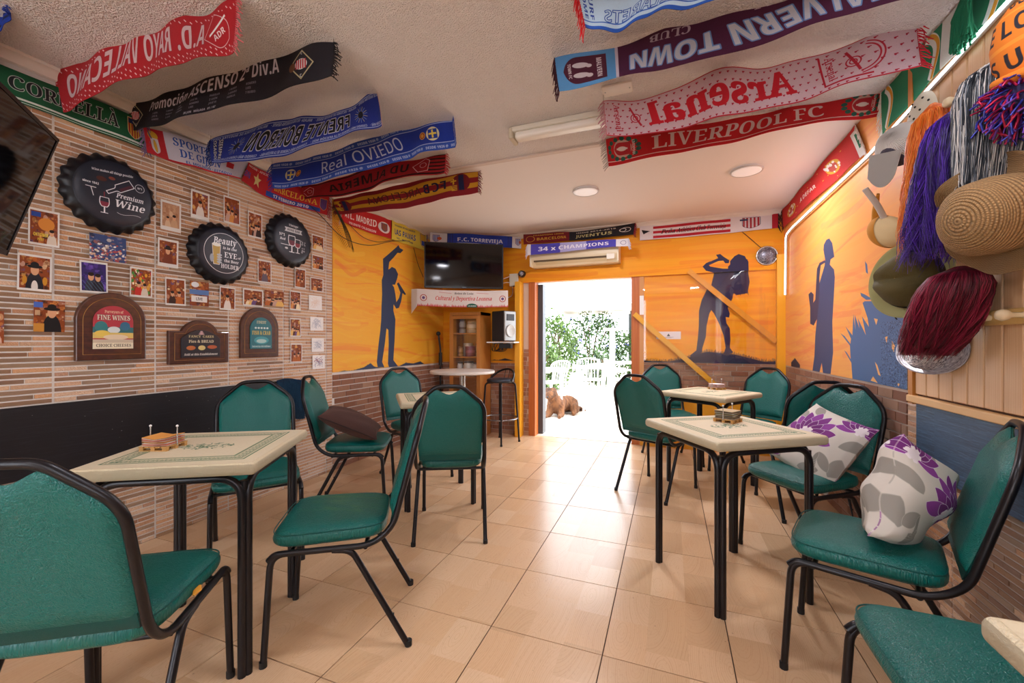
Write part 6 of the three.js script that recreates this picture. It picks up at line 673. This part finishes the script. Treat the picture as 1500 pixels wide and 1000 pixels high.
function onChair(t, cx, cz, deg, lp, q) { const a = deg * Math.PI / 180; const p = V(...lp).applyAxisAngle(V(0, 1, 0), a); t.position.set(cx + p.x, p.y, cz + p.z); t.rotation.set(0, 0, 0); t.rotateY(a); t.rotateY(q[0]); t.rotateX(q[1]); t.rotateZ(q[2]); }
{ const t = thing('cushion', 'dark brown plush cushion leaning on the chair by the brick wall', 'cushion'); part('cover', cushionGeo(0.38, 0.42, 0.14), M('#4a2f29', 0.95, { sheen: 1, sheenColor: col('#7a5a50'), sheenRoughness: 0.5, bumpMap: bumpRough, bumpScale: 0.004 }), t); const e = []; for (let i = 0; i <= 80; i++) { const s = i / 80 * 4, k = Math.floor(s) % 4, f = s - Math.floor(s), a = [f * 2 - 1, 1, 1 - f * 2, -1][k], b = [-1, f * 2 - 1, 1, 1 - f * 2][k]; e.push(V(a * 0.2 * (1 - 0.07 * (1 - Math.abs(b) ** 3) * Math.abs(a) ** 3), b * 0.2 * (1 - 0.07 * (1 - Math.abs(a) ** 3) * Math.abs(b) ** 3), 0)); } part('piping', sweep(e, 0.004, 5), M('#2b1916', 0.9), t); onChair(t, -2.18, -2.5, -62, [0.08, 0.615, 0.02], [0.05, -2.0, 0.05]); }
{ const t = thing('cushion', 'white cushion with purple flowers slumped across a chair by the saxophone mural', 'cushion'); part('cover', cushionGeo(0.44, 0.42, 0.14, 1, (a, b) => 0.03 * a * b), matFloral, t); onChair(t, 0.705, -2.78, 127, [-0.03, 0.63, 0.06], [0.0, -2.5, -0.3]); }
{ const t = thing('cushion', 'crumpled white cushion with a big purple flower standing upright under the hats', 'cushion'); part('cover', cushionGeo(0.32, 0.37, 0.19, 1, (a, b) => 0.03 * Math.sin(a * 2.2 + 0.5) * b + 0.01 * Math.sin(b * 7)), matFloral, t); onChair(t, 0.687, -1.9, 69, [0.02, 0.64, 0.09], [-0.45, -2.95, 0.5]); }

// ---------- terrace outside ----------
const terr = structure('terrace_floor', box2(-14, 10, -0.25, -0.02, -22, ZB - 0.15), M('#cfc4b6', 0.8), [0, 0, 0], 'pale paved terrace', 'terrace');
{ const g = new THREE.BoxGeometry(0.396, 0.012, 0.396), ms = ['#d8cdbf', '#d2c6b7', '#ddd3c6'].map((c) => M(c, 0.6)); for (let i = -8; i < 4; i++) for (let j = 0; j < 16; j++) { const o = part('paver', g, ms[Math.floor(rnd() * 3)], terr); o.position.set(i * 0.4 + 0.2, -0.02, ZB - 0.36 - j * 0.4); } }
structure('street_ground', box2(-12, 12, -0.3, -0.02, ZR + 0.15, 14), M('#d9d3ca', 0.9), [0, 0, 0], 'pale pavement outside the street window', 'ground');
structure('side_ground', box2(XR + 0.15, 12, -0.3, -0.02, ZB - 0.15, ZR + 0.15), M('#d9d3ca', 0.9), [0, 0, 0], 'pale pavement beside the building', 'ground');
const whiteP = M('#ece9e4', 0.4);
function patioChair(label, x, z, deg) { const t = thing('patio_chair', label, 'chair', [x, -0.014, z], deg * Math.PI / 180, 'white plastic terrace chairs'); part('seat', at(rbox(0.46, 0.025, 0.44, 0.01), 0, 0.43, 0), whiteP, t); for (const [a, b] of [[1, 1], [1, -1], [-1, 1], [-1, -1]]) part('leg', sweep([V(a * 0.2, 0.42, b * 0.19), V(a * 0.25, 0, b * 0.25)], (s) => 0.02 - 0.004 * s, 8), whiteP, t); for (let i = 0; i < 7; i++) part('back_slat', sweep([V(-0.18 + i * 0.06, 0.44, 0.2), V(-0.19 + i * 0.063, 0.82, 0.29)], 0.014, 6, 0.5), whiteP, t); part('top_rail', sweep(curve([V(-0.24, 0.64, 0.2), V(-0.22, 0.8, 0.27), V(0, 0.85, 0.3), V(0.22, 0.8, 0.27), V(0.24, 0.64, 0.2)], 20), 0.018, 8), whiteP, t); for (const k of [-1, 1]) part('armrest', sweep(fillet([V(k * 0.24, 0.64, 0.2), V(k * 0.25, 0.64, -0.18), V(k * 0.22, 0.42, -0.19)], 0.06, 5), 0.018, 8), whiteP, t); return t; }
patioChair('white plastic armchair in the middle of the terrace, nearest the doorway', -1.2, -7.05, 25);
patioChair('white plastic armchair behind the dog', -2.15, -7.8, 60);
patioChair('white plastic armchair on the sunny side of the terrace by the far table', -0.98, -8.9, -70);
patioChair('white plastic armchair at the far table facing the shrubs', -1.55, -8.7, 200);
function patioTable(label, x, z, s) { const t = thing('patio_table', label, 'table', [x, -0.014, z], 0.2, 'white terrace tables'); part('tabletop', at(rbox(s, 0.03, s, 0.012), 0, 0.73, 0), whiteP, t); for (const [a, b] of [[1, 1], [1, -1], [-1, 1], [-1, -1]]) part('leg', sweep([V(a * s * 0.4, 0.72, b * s * 0.4), V(a * s * 0.44, 0, b * s * 0.44)], 0.02, 8), whiteP, t); return t; }
patioTable('white square terrace table above the lying dog', -2.05, -6.95, 0.75); patioTable('white square terrace table behind the middle armchair', -1.35, -7.95, 0.8); patioTable('white square terrace table under the canopy', -1.0, -9.9, 0.8);
// canopy
{ const t = thing('terrace_canopy', 'pale flat canopy on slim posts over the terrace end', 'canopy', [-1.6, -0.02, -12]); const m = M('#d9d2ca', 0.8); part('roof', at(rbox(6, 0.05, 4.4, 0.01), 1.35, 2.22, -1.9, 0.05), m, t); part('fascia', box(6, 0.14, 0.05, 1.35, 2.18, 0.3), M('#e6e1da', 0.7), t); for (let i = 0; i < 7; i++) part('rafter', at(box(0.05, 0.09, 4.2), -1.3 + i * 0.85, 2.15, -1.9, 0.05), m, t); part('post', box(0.1, 2.2, 0.1, -1.35, 1.1, 0.3), M('#e6e1da', 0.6), t); part('post', box(0.09, 2.2, 0.09, 0.42, 1.1, -1.6), M('#4a5150', 0.5), t); part('post', box(0.1, 2.2, 0.1, 2.6, 1.1, 0.3), M('#e6e1da', 0.6), t); }
{ const t = thing('umbrella_post', 'white terrace post carrying a small square shade', 'post', [-1.35, -0.02, -10.6]); part('pole', box(0.12, 1.5, 0.12, 0, 0.75, 0), whiteP, t); part('cap', box(0.4, 0.06, 0.4, 0, 1.52, 0), whiteP, t); }
// shrubs
const leafG = (() => { const g = new THREE.BufferGeometry(); g.setAttribute('position', new THREE.Float32BufferAttribute([0, 0, 0, 0.5, 0.28, 0.1, 1, 0, 0, 0.5, -0.28, 0.1], 3)); g.setIndex([0, 2, 1, 0, 3, 2]); return g; })();
function shrub(label, x, z, rx, h, n, cols, fl) { const t = thing('shrub', label, 'shrub', [x, -0.02, z], 0, 'shrubs round the terrace'); for (let k = 0; k < 4; k++) part('stem', sweep(curve([V(rr(-0.1, 0.1), 0, rr(-0.1, 0.1)), V(rr(-0.2, 0.2), h * 0.4, rr(-0.2, 0.2)), V(rr(-0.5, 0.5) * rx, h * 0.8, rr(-0.3, 0.3))], 8), 0.02, 6), M('#6a5a40', 0.9), t);
  const put = (name, cnt, c, sz) => { const im = new THREE.InstancedMesh(leafG, M(c, 0.7, { side: THREE.DoubleSide, transmission: 0.25, thickness: 0 }), cnt), m4 = new THREE.Matrix4(), q = new THREE.Quaternion(); for (let i = 0; i < cnt; i++) { const a = rnd() * 7, e = Math.acos(rr(-1, 1)), r = Math.cbrt(rr(0.25, 1)), b = 1 + 0.18 * Math.sin(a * 3 + e * 5); q.setFromEuler(new THREE.Euler(rr(-3, 3), rr(-3, 3), rr(-3, 3))); const s = sz * rr(0.7, 1.3); m4.compose(V(Math.sin(e) * Math.cos(a) * rx * r * b, h * 0.52 + Math.cos(e) * h * 0.5 * r * b, Math.sin(e) * Math.sin(a) * rx * 0.8 * r * b), q, V(s, s, s)); im.setMatrixAt(i, m4); } im.name = name; im.userData.kind = 'stuff'; fin(im); t.add(im); return im; };
  cols.forEach((c) => put('foliage', Math.round(n / cols.length), c, 0.1)); if (fl) put('flowers', fl, '#7a7ad8', 0.09); return t; }
shrub('big leafy shrub with violet blossom in the middle of the terrace', -2.15, -12.6, 0.95, 2.1, 3600, ['#3f611f', '#53752f', '#2f4f1a'], 160);
shrub('tall yellow-green shrub beside the open door leaf', -2.75, -10.2, 0.55, 1.9, 2200, ['#5a782a', '#486620'], 60);
shrub('shrub under the canopy with a few violet flowers', -0.95, -13.2, 0.9, 1.5, 2400, ['#3f611f', '#4e6e2a'], 60);
shrub('low pale shrub behind the table with the dog', -2.7, -9.0, 0.5, 1.15, 1600, ['#5a7634', '#4a6826'], 30);
shrub('small grey-green shrub next to the white terrace post', -1.75, -11.2, 0.35, 0.95, 900, ['#4a643c', '#5a7446'], 0);
// dog: one continuous body lying down, head raised
{ const J = [['p', -0.02, 0.17, 0.16, 0.13, 0.02, 0.16, -0.02, 0.13], ['p', 0.02, 0.16, -0.02, 0.13, 0.2, 0.15, -0.2, 0.14], ['p', -0.04, 0.22, 0.18, 0.1, -0.1, 0.36, 0.24, 0.07], ['p', -0.1, 0.38, 0.25, 0.075, -0.14, 0.36, 0.34, 0.045], ['p', -0.14, 0.35, 0.34, 0.04, -0.16, 0.33, 0.4, 0.03], ['p', -0.1, 0.14, 0.2, 0.06, -0.14, 0.05, 0.26, 0.045], ['p', -0.14, 0.045, 0.26, 0.04, -0.2, 0.035, 0.44, 0.034], ['p', 0.06, 0.14, 0.2, 0.06, 0.06, 0.05, 0.26, 0.045], ['p', 0.06, 0.045, 0.26, 0.04, 0.02, 0.035, 0.46, 0.034], ['p', 0.28, 0.14, -0.18, 0.1, 0.3, 0.1, 0.0, 0.075], ['p', 0.3, 0.08, 0.02, 0.06, 0.27, 0.035, 0.16, 0.035], ['p', 0.14, 0.12, -0.24, 0.09, 0.08, 0.09, -0.12, 0.06], ['p', 0.26, 0.12, -0.3, 0.04, 0.42, 0.04, -0.34, 0.025], ['p', 0.42, 0.04, -0.34, 0.03, 0.5, 0.035, -0.2, 0.02], ['p', -0.05, 0.45, 0.22, 0.02, -0.03, 0.36, 0.21, 0.03], ['p', -0.16, 0.44, 0.22, 0.02, -0.19, 0.36, 0.22, 0.03]];
  const N = 56, mc = new MarchingCubes(N, new THREE.MeshBasicMaterial(), false, false, 200000); mc.isolation = 0; const S2 = 0.62, C0 = V(0.12, 0.3, 0.04);
  for (let k = 0; k < N; k++) for (let j = 0; j < N; j++) for (let i = 0; i < N; i++) { const p = V((i / N * 2 - 1) * S2 + C0.x, (j / N * 2 - 1) * S2 + C0.y, (k / N * 2 - 1) * S2 + C0.z); let acc = 0; const K = 40; for (const q of J) { const a = V(q[1], q[2], q[3]), b = V(q[5], q[6], q[7]), ab = b.clone().sub(a), h = Math.max(0, Math.min(1, p.clone().sub(a).dot(ab) / ab.lengthSq())), d = p.distanceTo(a.addScaledVector(ab, h)) - lerp(q[4], q[8], h); acc += Math.exp(-K * d); } const d = -Math.log(acc) / K; mc.field[k * N * N + j * N + i] = -d - 0.012 * Math.abs(Math.sin(p.x * 60 + Math.sin(p.y * 50) * 2) * Math.sin(p.z * 55 + p.y * 30)) ; }
  mc.update(); const cnt = mc.count, pos = new Float32Array(cnt * 3), nor = new Float32Array(cnt * 3); for (let i = 0; i < cnt; i++) { pos[i * 3] = mc.positionArray[i * 3] * S2 + C0.x; pos[i * 3 + 1] = mc.positionArray[i * 3 + 1] * S2 + C0.y; pos[i * 3 + 2] = mc.positionArray[i * 3 + 2] * S2 + C0.z; for (let c = 0; c < 3; c++) nor[i * 3 + c] = mc.normalArray[i * 3 + c]; }
  let g = new THREE.BufferGeometry(); g.setAttribute('position', new THREE.BufferAttribute(pos, 3)); g.deleteAttribute('normal'); g = mergeVertices(g, 0.0004); g.computeVertexNormals(); const cc = new Float32Array(g.attributes.position.count * 3), A = col('#7a4f2c'), B2 = col('#452a1a'), C2 = col('#2c2420'); for (let i = 0; i < g.attributes.position.count; i++) { const x = g.attributes.position.getX(i), y = g.attributes.position.getY(i), z = g.attributes.position.getZ(i), n = n32(x * 40 + 50, z * 40 + y * 30 + 50), c = A.clone().lerp(B2, n); if (y > 0.33) c.lerp(C2, 0.35 * n + 0.1); cc.set([c.r, c.g, c.b], i * 3); } g.setAttribute('color', new THREE.BufferAttribute(cc, 3));
  const t = thing('dog', 'shaggy tan dog lying on the terrace under a white table', 'dog', [-1.78, -0.014, -6.8], 0.3); part('body', g, M('#ffffff', 0.9, { vertexColors: true }), t); part('nose', at(new THREE.SphereGeometry(0.016, 12, 8), -0.162, 0.338, 0.428), M('#1a1614', 0.4), t); for (const k of [-1, 1]) part('eye', at(new THREE.SphereGeometry(0.011, 10, 8), -0.115 + k * 0.04 , 0.41, 0.312), M('#17110d', 0.2), t); }
renderer.render(scene, camera);
